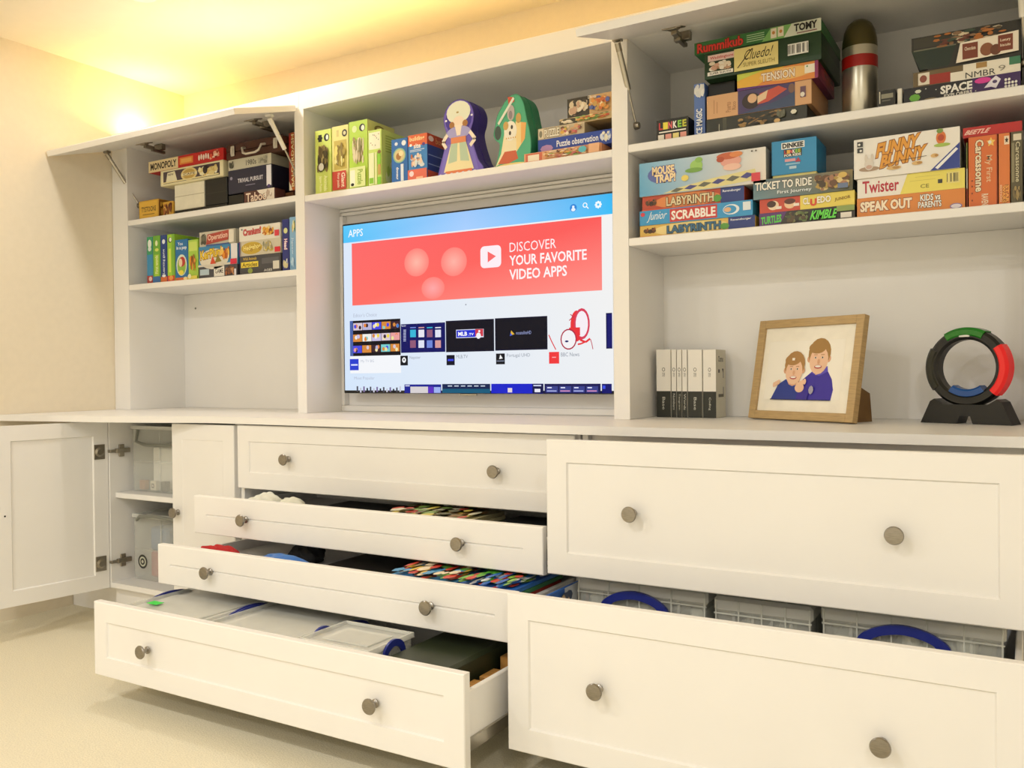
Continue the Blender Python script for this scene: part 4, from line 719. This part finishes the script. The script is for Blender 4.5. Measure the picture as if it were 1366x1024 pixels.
carton('board_game', 'large white children game box with orange title and blue corner, topmost there', 'board game', 1138.6, 1281, 187.5, z2, Y0-.006, .23, '#e8e4da', art)
def art(A):
    A.r(0, 0, 1, 1, '#d87032'); A.r(.96, 0, 1, 1, '#a84a20'); A.t('Carcassonne', .24, .22, .52, .95, '#f0e0c0', rot=270, off=.03, out='#6a3414'); A.t('My First', .56, .34, .82, .72, '#e8c49a', rot=270, off=.01); A.star(.78, .9, .16, .07, '#f0c860'); A.e(.74, .9, .06, .025, '#e8e2d0')
    A.t('RAVEN', .45, .02, .68, .18, '#f0dcc0', rot=270, off=.02)
    for y in (.1, .2, .3, .38): A.e(.12, y, .03, .014, '#7a3a18', n=6)
_, zc1 = carton('board_game', 'upright orange tile game box with cream vertical title', 'board game', 1291.5, 1331, 184, SH2, Y0, .20, '#cf6a2e', art)
def art(A): A.r(0, 0, 1, 1, '#dc7c3a'); A.r(.5, .84, .95, .96, '#f0dcc0'); A.star(.72, .9, .18, .045, '#3a2a1c', 5); A.t('EDITION', .12, .05, .28, .28, '#f2d8b0', rot=270); A.t('STAR', .62, .03, .92, .27, '#f0a850', rot=270, off=.05, out='#6a2c10'); A.t('WARS', .34, .03, .60, .27, '#f0a850', rot=270, off=.05, out='#6a2c10')
carton('board_game', 'upright lighter orange game box between the two upright tile games', 'board game', 1331.6, 1347.5, 180.5, SH2, Y0, .20, '#d0702e', art, h=zc1-SH2-.0003)
def art(A): A.r(0, 0, 1, 1, '#5a5236'); A.r(.05, .3, .3, .85, '#8a8262'); A.t('Carcassonne', .4, .3, .8, .86, '#cfc6a0', rot=270, off=.02, out='#3a3420'); A.r(.2, .88, .9, .97, '#e2d8c0'); A.b(.1, .03, .9, .25, ['#7a6a42', '#4a4228', '#a8905a'], 8, 3, .3)
carton('board_game', 'upright olive brown tile game box beside the cabinet end', 'board game', 1348, 1364.5, 177.5, SH2, Y0, .20, '#4a4430', art, h=zc1-SH2-.0003)
def art(A): A.r(0, 0, 1, 1, '#b8221c'); A.t('BEETLE', .05, .3, .45, .72, '#efc8b8', off=.03, shear=.15); A.r(0, 0, 1, .06, '#8a1612')
carton('board_game', 'flat bright red game box lying across the upright boxes', 'board game', 1284, 1364, 171.5, zc1, Y0+.002, .19, '#b8221c', art)
a = onY(1287.4, 205, Y0+.01)
carton('game_box', 'very thin green and white box squeezed in front of the orange tile game', 'game box', 1288.6, 1290.9, 190, SH2, Y0+.004, .15, '#8a9a4a', lambda A: (A.r(0, .3, 1, .6, '#e8e4d0'), A.r(0, 0, 1, .3, '#a8482a')))

# ================================================================== on the worktop
ZW = WT+.0004
names = [('Base', 875.2, 895.0), ('Numbers', 895.2, 902.2), ('Tangram', 902.4, 909.4), ('Words', 909.6, 916.7), ('Base', 917.1, 936.9), ('Coding', 937.3, 955.5)]
desc = ['wide white and black kit box against the niche side', 'slim white and black kit box beside the wide end one', 'slim white and black kit box, second of three slim ones', 'slim white and black kit box beside the wide middle one', 'wide white and black kit box between slim boxes and end box', 'white and black kit box with a grey printed side, nearest the frame']
YO = 2.352; CREAMB = '#ece8dc'
for i, (s, x0, x1) in enumerate(names):
    def art(A):
        A.r(0, 0, 1, .385, '#23251c'); A.r(0, .385, 1, 1, '#f2eee4'); A.r(.985, 0, 1, 1, '#8a8878')
        nar = (x1-x0) < 10; u0, u1 = (.28, .72) if nar else (.40, .60)
        A.t(s, u0, .11, u1, .30 if not nar else .35, '#d8d6c8', rot=270, off=0); A.e(.5, .705, .30 if nar else .11, .03, '#8a8880'); A.e(.5, .705, .18 if nar else .07, .02, '#f2eee4')
        A.t('smo', u0, .60, u1, .66, '#8a8880', rot=270, off=0)
    def sd(S): S.r(0, 0, 1, 1, '#d4cfba'); S.t('Osmo', .2, .82, .74, .91, '#3a3a30', off=.02); S.r(.2, .66, .36, .71, '#2a2a20'); S.p([(.58, .72), (.76, .72), (.76, .58), (.7, .58), (.7, .66)], '#2a2a20'); S.r(.7, .3, .76, .45, '#2a2a20'); S.r(.2, .3, .76, .345, '#4a4632')
    carton('kit_box', desc[i], 'box', x0, x1, 466.5, ZW, YO, .085, CREAMB, art, sd if i == 5 else None)
# photo frame
p0, p1 = onZ(997.6, 559, -.128), onZ(1136.8, 566, -.128); v = p1-p0; fw = v.length; fa = math.atan2(v.y, v.x)
fr = thing('photo_frame', 'oak picture frame holding a photo of two children in blue jumpers', 'photo frame', (p0.x, p0.y, ZW), fa)
fh = .262; lean = R(-11); bw = .021; ft = .020
def fpart(mb, name, m): o = mb.build(name, m, fr, (0, 0, .0042)); o.rotation_euler = (lean, 0, 0); return o
fpart(MB().box(0, bw, 0, ft, 0, fh, .001), 'frame_bar', OAK); fpart(MB().box(fw-bw, fw, 0, ft, 0, fh, .001), 'frame_bar', OAK)
fpart(MB().box(bw, fw-bw, 0, ft, 0, bw, .001), 'frame_bar', OAK); fpart(MB().box(bw, fw-bw, 0, ft, fh-bw, fh, .001), 'frame_bar', OAK)
fpart(MB().box(bw, fw-bw, .008, ft, bw, fh-bw), 'mount', mat('mount_card', '#f6f1e2', .6))
A = Art(lambda u, v, k: (bw+u*(fw-2*bw), .0078-k, bw+v*(fh-2*bw)), .00008)
A.r(.06, .14, .90, .84, '#f3eddd'); A.r(.062, .142, .898, .838, '#faf6ea')
SK, SK2 = '#f0c6a6', '#e0ab88'
def child(cx, cy, s, hair, jump, tilt):
    A.e(cx-.075*s, cy-.01, .018*s, .03*s, SK2); A.e(cx+.075*s, cy-.01, .018*s, .03*s, SK2)
    A.e(cx, cy+.045*s, .088*s, .125*s, hair, rot=tilt); A.e(cx, cy-.02*s, .073*s, .118*s, SK, rot=tilt); A.e(cx-.02*s, cy+.088*s, .068*s, .05*s, hair, rot=tilt+.2)
    for q in (-1, 1): A.e(cx+q*.028*s, cy+.005, .010*s, .008*s, '#f2ece6'); A.e(cx+q*.028*s, cy+.005, .0055*s, .0075*s, '#3a2a20'); A.line([(cx+q*.014*s, cy+.028*s), (cx+q*.042*s, cy+.028*s)], .001, .004, '#c09468')
    A.e(cx, cy-.03*s, .010*s, .022*s, SK2); A.e(cx, cy-.075*s, .030*s, .016*s, '#b8585a'); A.e(cx, cy-.071*s, .024*s, .009*s, '#f6efe8')
A.p([(.44, .14), (.81, .14), (.825, .26), (.80, .38), (.75, .47), (.68, .51), (.58, .47), (.49, .38), (.45, .28)], '#3a2fa6')
A.p([(.57, .45), (.62, .50), (.74, .53), (.75, .47), (.66, .42)], '#5a4fc4'); A.p([(.60, .5), (.71, .52), (.68, .45), (.62, .43)], SK2)
child(.64, .625, 1.36, '#a8814a', '#3a2fa6', -.15)
A.p([(.15, .14), (.50, .14), (.50, .30), (.45, .36), (.30, .38), (.22, .32)], '#1f3a96'); A.p([(.31, .38), (.46, .38), (.44, .32), (.38, .30), (.34, .32)], SK2)
child(.385, .495, 1.28, '#b0854f', '#1f3a96', .05)
A.p([(.44, .14), (.56, .14), (.58, .26), (.50, .30), (.45, .22)], '#342a9c')
for k in range(4): A.e(.445+.025*k, .315+.012*k, .016, .034, SK, rot=.4); A.e(.175+.018*k, .315+.010*k, .013, .03, SK, rot=-.5)
A.e(.47, .28, .05, .055, SK); A.e(.60, .255, .026, .05, '#a8a4b8', n=8); A.r(.15, .135, .81, .145, '#1c1c5a'); A.r(.355, .60, .385, .63, '#f6efe2')
o = A.build('photo_print', fr, PHOTO); o.location = (0, 0, .0042); o.rotation_euler = (lean, 0, 0)
st = MB().prism([(ft+.008, .001), (ft+.024, .098), (.108, .070), (.116, .001)], fw*.90, fw*.90+.004, 'X').build('easel_leg', DARKWOOD, fr)
# light-up ring game
a = onZ(1287, 566, -.128); cx_, cy_ = a.x, a.y+.02
rg = thing('ring_game', 'black electronic ring game with green, red and blue light arcs on a flared foot', 'electronic game', (cx_, cy_, ZW), R(-20))
Ro, Ri, dz, dep = .091, .065, .131, .038
def arc(a0, a1, ro, ri, y0, y1, n=28, bev=.006):
    mb = MB(); b_ = mb.bm; rings = []
    prof = [(ri, y0+bev), (ri+bev, y0), (ro-bev, y0), (ro, y0+bev), (ro, y1-bev), (ro-bev, y1), (ri+bev, y1), (ri, y1-bev)]
    for i in range(n+1):
        t_ = R(a0+(a1-a0)*i/n); rings.append([b_.verts.new((r*math.cos(t_), y, dz+r*math.sin(t_))) for r, y in prof])
    for p_, q_ in zip(rings, rings[1:]):
        for k in range(8): b_.faces.new((p_[k], p_[(k+1) % 8], q_[(k+1) % 8], q_[k]))
    if abs(a1-a0) < 359: b_.faces.new(rings[0]); b_.faces.new(rings[-1])
    return mb
arc(0, 360, Ro, Ri, 0, dep, 48).build('ring_body', BLACK, rg, smooth=True)
arc(62, 122, Ro+.0025, Ri+.006, -.003, dep+.002, 16).build('green_arc', mat('green_lens', '#1c7a1c', .25), rg, smooth=True)
arc(-44, 34, Ro+.0025, Ri+.006, -.003, dep+.002, 18).build('red_arc', mat('red_lens', '#d81c1c', .25, emit=.25), rg, smooth=True)
arc(-126, -54, Ri+.006, Ri-.014, .002, dep-.002, 16, .004).build('blue_arc', mat('blue_lens', '#14509a', .25), rg, smooth=True)
arc(150, 215, Ro+.0025, Ri+.006, -.003, dep+.002, 16).build('dark_arc', mat('unlit_lens', '#1a1c0e', .3), rg, smooth=True)
MB().prism([(-.103, 0), (-.018, 0), (-.012, .018), (.012, .018), (.018, 0), (.103, 0), (.080, .052), (.070, .058), (.05, .045), (-.05, .045), (-.070, .058), (-.080, .052)], -.004, dep+.008).build('foot', BLACK, rg)
MB().box(-.014, .010, -.0015, .004, dz+.071, dz+.078, .001).build('badge', PAPER, rg)

# ================================================================== things in the drawers and the cupboard
def clear_box(label, x, y, z, w_, d_, h_, handle=None, hy=0, ribs=3, group=None, hm=BLUEP, deep=False):
    t = thing('storage_box', label, 'storage box', (x, y, z), group=group); e = .003
    mb = MB().box(0, w_, 0, d_, 0, e).box(0, e, 0, d_, e, h_-.012).box(w_-e, w_, 0, d_, e, h_-.012).box(e, w_-e, 0, e, e, h_-.012).box(e, w_-e, d_-e, d_, e, h_-.012)
    for k in range(1, ribs+1): u = w_*k/(ribs+1); mb.box(u-.003, u+.003, -.004, 0, .01, h_-.016).box(u-.002, u+.002, d_, d_+.003, .01, h_-.016)
    mb.box(.004, w_-.004, -.003, 0, h_*.45, h_*.45+.006)
    mb.build('tub', CLEAR, t)
    if deep:
        mb = MB().box(-.004, w_+.004, -.005, d_+.005, h_-.034, h_, .007).build('lid', CLEARLID, t)
        mb = MB(); n_ = ribs
        for k in range(n_+1): u = .002+(w_-.004)*k/n_; mb.box(u-.0014, u+.0014, -.0075, -.0052, h_-.075, h_-.006).box(u-.0014, u+.0014, .004, d_, h_+.0002, h_+.0016)
        mb.box(-.002, w_+.002, -.0078, -.0052, h_-.036, h_-.033)
        mb.build('rib', RIB, t)
    else:
        mb = MB().box(-.005, w_+.005, -.006, d_+.006, h_-.012, h_-.008).box(-.005, w_+.005, -.006, -.001, h_-.008, h_, .001).box(-.005, w_+.005, d_+.001, d_+.006, h_-.008, h_, .001).box(-.005, 0, -.001, d_+.001, h_-.008, h_).box(w_, w_+.005, -.001, d_+.001, h_-.008, h_)
        mb.box(.03, w_-.03, .03, d_-.03, h_-.008, h_-.004, .001).build('lid', CLEARLID, t)
    if handle == 'front':
        c0, q = w_*.47, w_*.27; z_ = lambda v: h_-.064+v*.046
        out = cr([(c0-q, z_(0)), (c0-q*.9, z_(.42)), (c0-q*.5, z_(.84)), (c0, z_(1)), (c0+q*.5, z_(.84)), (c0+q*.9, z_(.42)), (c0+q, z_(0))], 4)
        inn = cr([(c0+q*.72, z_(0)), (c0+q*.64, z_(.3)), (c0+q*.4, z_(.5)), (c0, z_(.62)), (c0-q*.4, z_(.5)), (c0-q*.64, z_(.3)), (c0-q*.72, z_(0))], 4)
        MB().prism(out+inn, -.018, -.009).build('handle', hm, t)
    if handle == 'ends':
        for xs in (-.012, w_+.006):
            out = cr([(d_*.2, h_*.6), (d_*.28, h_*.93), (d_*.5, h_*1.04), (d_*.72, h_*.93), (d_*.8, h_*.6)], 4); inn = cr([(d_*.74, h_*.6), (d_*.66, h_*.84), (d_*.5, h_*.93), (d_*.34, h_*.84), (d_*.26, h_*.6)], 4)
            MB().prism(out+inn, xs, xs+.006, 'X').build('handle', hm, t)
    if handle == 'arch':
        MB().tube([(w_*.1, -.010, h_-.020), (w_*.2, -.022, h_-.004), (w_*.5, -.028, h_+.004), (w_*.8, -.022, h_-.004), (w_*.9, -.010, h_-.020)], .006, 8).build('handle', hm, t, smooth=True)
    if handle == 'clip':
        MB().tube([(w_*.12, -.006, h_-.015), (w_*.14, -.018, h_-.055), (w_*.3, -.020, h_-.066), (w_*.7, -.020, h_-.064), (w_*.86, -.018, h_-.053), (w_*.9, -.006, h_-.015)], .0055, 8).build('handle', hm, t, smooth=True)
    return t
# deep right drawer
zr = H-.787+.03+.016+.0005
for px0, px1, lab_, hd, rb, c, lb in ((767, 945, 'clear storage box with blue front handle beside the upright picture book', 'front', 4, '#d2d6c8', 'grey toy pieces inside the clear box beside the picture book'),
        (949, 1086, 'narrower clear storage box without handle between two handled ones', None, 4, '#9a9f94', 'dark toy pieces inside the narrower clear box'),
        (1092, 1345, 'wide clear storage box with blue front handle at the drawer end', 'front', 5, '#dfe2d4', 'pale grey toy pieces inside the wide clear box')):
    YR = 1.80; a = onY(px0, 790, YR); b = onY(px1, 815, YR); w_ = b.x-a.x-.014; h_ = H-.464-zr-(.008 if hd is None else 0)
    clear_box(lab_, a.x+.007, YR+.008, zr, w_, .235, h_, hd, ribs=rb, deep=True)
    mb = MB(); rnd = random.Random(px0); n_ = 9; g_ = (w_-.03)/n_
    for k in range(n_):
        mb.box(k*g_, k*g_+g_*.97, 0, .19, 0, rnd.uniform(.6, .86)*h_, .006)
    tag(mb.build('toy_bundle', flat(c, .6), None, (a.x+.022, YR+.028, zr+.004)), lb, 'toys')
tag(carton('picture_book', 'upright picture book with blue and red cover against the drawer side', 'book', 690, 694, 784, zr, 1.60, .32, '#2a62b8', None, None, h=.255)[0], 'upright picture book with blue and red cover against the drawer side', 'book')
bk = bpy.data.objects['picture_book']; bk.location.x = RB0+.036; bw_ = bk.dimensions.x
A = Art(lambda u, v, k: (.0085+k, u*.32, v*.255)); A.r(0, 0, 1, 1, '#d8dce0'); A.r(0, .55, .5, 1, '#2a62b8'); A.e(.3, .8, .1, .1, '#c8321c', n=9); A.b(.35, .5, .95, .98, ['#c8502a', '#4a7ab8', '#8a2a1c', '#d8b88a', '#3a4a6a'], 16, 3, .2); A.build('cover_print', bk)
# bottom drawer of the four
zd = H-.787+.03+.016+.0005
b1 = clear_box('clear lidded storage box with a green tag, at the end of the bottom drawer', -2.098, 1.475, zd, .300, .34, .128, 'ends', ribs=3)
MB().box(.035, .075, .06, .085, .1285, .1295).build('green_tag', mat('green_tag', '#35d84a', .5), b1)
clear_box('wide clear lidded storage box full of white paper, middle of the bottom drawer', -1.768, 1.470, zd, .310, .34, .128, 'ends', ribs=3)
clear_box('small clear box with blue clips, on top beside the green case', -1.436, 1.478, zd, .195, .15, .142, 'ends', ribs=2)
for (x0, x1, y0, y1, zt_, c, lb) in ((-2.08, -1.82, 1.50, 1.78, .095, '#cfd2ca', 'stack of pale grey sheets inside the green-tagged box'), (-1.75, -1.48, 1.50, 1.78, .105, '#e2e4da', 'stack of white sheets inside the wide clear box'), (-1.42, -1.26, 1.50, 1.60, .10, '#d8dcd4', 'stack of small white cards inside the small clear box')):
    t = thing('paper_stack', lb, 'paper', ((x0+x1)/2, (y0+y1)/2, zd+.004)); n_ = 5; rnd = random.Random(int(-x0*50)); w_, d_ = x1-x0, y1-y0
    for k in range(n_):
        o = MB().box(-w_/2+.01, w_/2-.01, -d_/2+.01, d_/2-.01, zt_*k/n_+.0004, zt_*(k+1)/n_).build('sheet_bundle', flat(c, .7), t); o.rotation_euler = (0, 0, rnd.uniform(-.03, .03))
gc = thing('tool_case', 'dark green hard case lying in the bottom drawer beside wooden blocks', 'case', (-1.222, 1.475, zd))
GRN = mat('dark_green_plastic', '#2c3420', .4, noise=.12)
MB().box(0, .170, 0, .30, 0, .06, .006).build('case_base', GRN, gc); MB().box(0, .170, 0, .30, .0605, .122, .008).build('case_lid', GRN, gc); MB().box(.06, .11, -.006, .004, .045, .075, .002).build('clasp', BLACK, gc)
rnd = random.Random(4); k = 0
for (x, y, z, sx, sy, sz, lb) in ((-1.042, 1.50, 0, .045, .09, .045, 'wooden block lying flat nearest the drawer front, beside the green case'), (-1.040, 1.60, 0, .045, .08, .05, 'wooden block lying flat behind the front one'), (-1.040, 1.69, 0, .046, .10, .05, 'wooden block at the back, beneath another block'), (-1.038, 1.69, .0505, .042, .06, .05, 'short wooden block stacked on the back one'), (-1.040, 1.515, .0455, .04, .07, .035, 'wooden block lying on the front flat one'), (-1.040, 1.605, .0505, .04, .06, .03, 'thin wooden block lying on the second flat one')):
    tag(MB().box(0, sx, 0, sy, 0, sz, .002).build('toy_block', BLOCK, None, (x, y, zd+z+.0003)), lb, 'toy block')
# third drawer: cloths, packet and picture books
z3 = H-.587+.03+.016+.0005
def lump(name, label, cat, x, y, z, rx, ry, rz, m, seed, amp=.25):
    bm = bmesh.new(); bmesh.ops.create_icosphere(bm, subdivisions=4, radius=1); rnd = random.Random(seed); ph = [rnd.uniform(0, 6) for _ in range(6)]
    for v in bm.verts:
        c = v.co; n_ = 1+amp*(.45*math.sin(4*c.x+ph[0])*math.cos(3.2*c.y+ph[1])+.3*math.sin(7*c.y+ph[2]+2*c.z)-.45*abs(math.sin(6*c.x+5*c.z+ph[3]))-.3*abs(math.sin(9*c.x-4*c.y+ph[4])))
        v.co = Vector((c.x*rx*n_, c.y*ry*n_, c.z*rz*n_))
    lo = min(v.co.z for v in bm.verts)
    for v in bm.verts: v.co.z = max(v.co.z-lo*.62, 0)
    mb = MB(); mb.bm.free(); mb.bm = bm
    return tag(mb.build(name, m, None, (x, y, z), smooth=True), label, cat)
lump('cloth', 'crumpled red cloth at the end of the third drawer', 'cloth', -1.965, 1.702, z3, .092, .036, .044, mat('red_cloth', '#b0181c', .8, noise=.15), 3, .22)
lump('cloth', 'crumpled black cloth between the red cloth and the blue packet', 'cloth', -1.80, 1.88, z3, .06, .045, .040, mat('black_cloth', '#17181a', .8), 8, .2)
bp = lump('foil_packet', 'shiny blue packet with a white mark, in the third drawer', 'packet', -1.725, 1.705, z3, .105, .036, .040, mat('blue_foil', '#1c6ac0', .3, noise=.15), 5, .12)
bz = z3
for (x0, x1, y0, y1, n_, sd, cs_, lb) in ((-1.35, -1.16, 1.665, 1.93, 5, 3, ['#4a9ad0', '#d84a3a', '#f0e0c0', '#e8c04a', '#6ab04a', '#c83a2a'], 'pile of picture books with red and blue cartoon covers'), (-1.15, -1.0, 1.665, 1.93, 5, 7, ['#2a6ac8', '#5ab03a', '#e8f0f4', '#8fc44a', '#d84a3a', '#3a8ad8'], 'pile of picture books with blue and green covers, at the drawer end')):
    t = thing('book_pile', lb, 'books', (x0, y0, z3)); w_, d_ = x1-x0, y1-y0
    for k in range(n_): MB().box(.002*(k % 2), w_-.002*(k % 3), .002*(k % 3), d_, .0105*k+.0003, .0105*(k+1), .001).build('book', flat(['#2a5aa8', '#e8e2d6', '#c8483a', '#3a7a4a', '#3a78c0'][k % 5]), t)
    A = top_art(w_, d_, .0105*n_); A.r(0, 0, 1, 1, cs_[0]); A.b(.02, .02, .98, .98, cs_, 60, sd, .13); A.build('cover_print', t)
tag(MB().box(0, .26, 0, .30, 0, .03, .003).build('folder', flat('#2a2620'), None, (-1.64, 1.68, z3)), 'flat dark brown folder in the middle of the third drawer', 'folder')
# second drawer
z2 = H-.464+.03+.016+.0005
lump('plastic_bag', 'crumpled white plastic bag at the end of the second drawer', 'bag', -1.985, 1.895, z2, .075, .05, .042, mat('white_bag', '#e4e4d6', .5, noise=.08), 12, .25)
lump('cloth', 'folded off-white cloth beside the crumpled bag in the second drawer', 'cloth', -1.865, 1.88, z2, .05, .045, .04, mat('offwhite_cloth', '#dcdccc', .8), 2, .15)
t = thing('magazine_pile', 'pile of colourful magazines in the second drawer', 'magazines', (-1.50, 1.80, z2)); n_ = 4
for k in range(n_): MB().box(.003*k, .27-.003*(k % 2), .0, .24, .011*k+.0003, .011*(k+1), .001).build('magazine', flat(['#c8c4a8', '#5a6a3a', '#b8b08a', '#a8a078'][k]), t)
A = top_art(.27, .24, .011*n_); A.r(0, 0, 1, 1, '#a8a078'); A.b(.02, .02, .98, .98, ['#d8c85a', '#7a9a4a', '#c8483a', '#e0dcc0', '#5a5a3a', '#8a6a3a'], 50, 6, .14); A.build('cover_print', t)
tag(MB().box(0, .26, 0, .24, 0, .035, .004).build('folder', flat('#1c1c18'), None, (-1.79, 1.81, z2)), 'flat black folder between the cloth and the magazines', 'folder')
tag(MB().box(0, .17, 0, .24, 0, .034, .004).build('folder', flat('#181a1c'), None, (-1.19, 1.81, z2)), 'flat black folder at the end of the second drawer', 'folder')
# cupboard
zs = H-.410+.0005; zf = zc+.018+.0005
clear_box('tall clear box with grey clip handle on the cupboard shelf', -2.79, 2.03, zs, .30, .36, .235, 'clip', ribs=1, hm=GREYP)
tag(MB().box(0, .20, 0, .25, 0, .15, .004).build('paper_block', PAPER, None, (-2.735, 2.07, zs+.004)), 'block of white paper inside the upper clear box', 'paper')
for (x, c, lb) in ((-2.775, '#a8785a', 'tiny pinkish toy piece in the upper clear box'), (-2.715, '#e8e0cc', 'tiny white toy piece with dark square in the upper clear box'), (-2.660, '#5a5548', 'tiny grey toy piece in the upper clear box')):
    o = tag(MB().box(0, .03, 0, .02, 0, .034, .002).build('toy_piece', flat(c), None, (x, 2.042, zs+.004)), lb, 'toy')
    if x == -2.715: A = front_art(.03, .034); A.r(.25, .25, .75, .75, '#5a4a34'); A.r(.4, .4, .6, .6, '#e8e0cc'); A.build('front_print', o)
t = clear_box('clear box with grey arched handle on the cupboard floor', -2.79, 2.03, zf, .30, .36, .235, 'arch', ribs=1, hm=GREYP)
A = Art(lambda u, v, k: (.02+u*.05, -.0002-k, .04+v*.05), .0003); A.e(.5, .5, .5, .5, '#2a2a24'); A.e(.5, .5, .36, .36, '#c9c8b4'); A.e(.5, .5, .24, .24, '#2a2a24'); A.e(.5, .5, .12, .12, '#c9c8b4'); A.build('round_mark', t)
for (x, y, z, sx, sz, c, lb) in ((-2.745, 2.06, .10, .10, .085, '#5a78a0', 'folded blue cloth on top in the lower clear box'), (-2.745, 2.06, .004, .05, .095, '#b04a4a', 'folded red cloth low in the lower clear box'), (-2.69, 2.06, .004, .12, .095, '#4a4640', 'folded dark cloth low in the lower clear box'), (-2.782, 2.10, .004, .032, .12, '#dcd8c4', 'folded white cloth in the lower clear box')):
    tag(MB().box(0, sx, 0, .2, 0, sz, .008).build('folded_cloth', flat(c, .8), None, (x, y, zf+z)), lb, 'cloth')
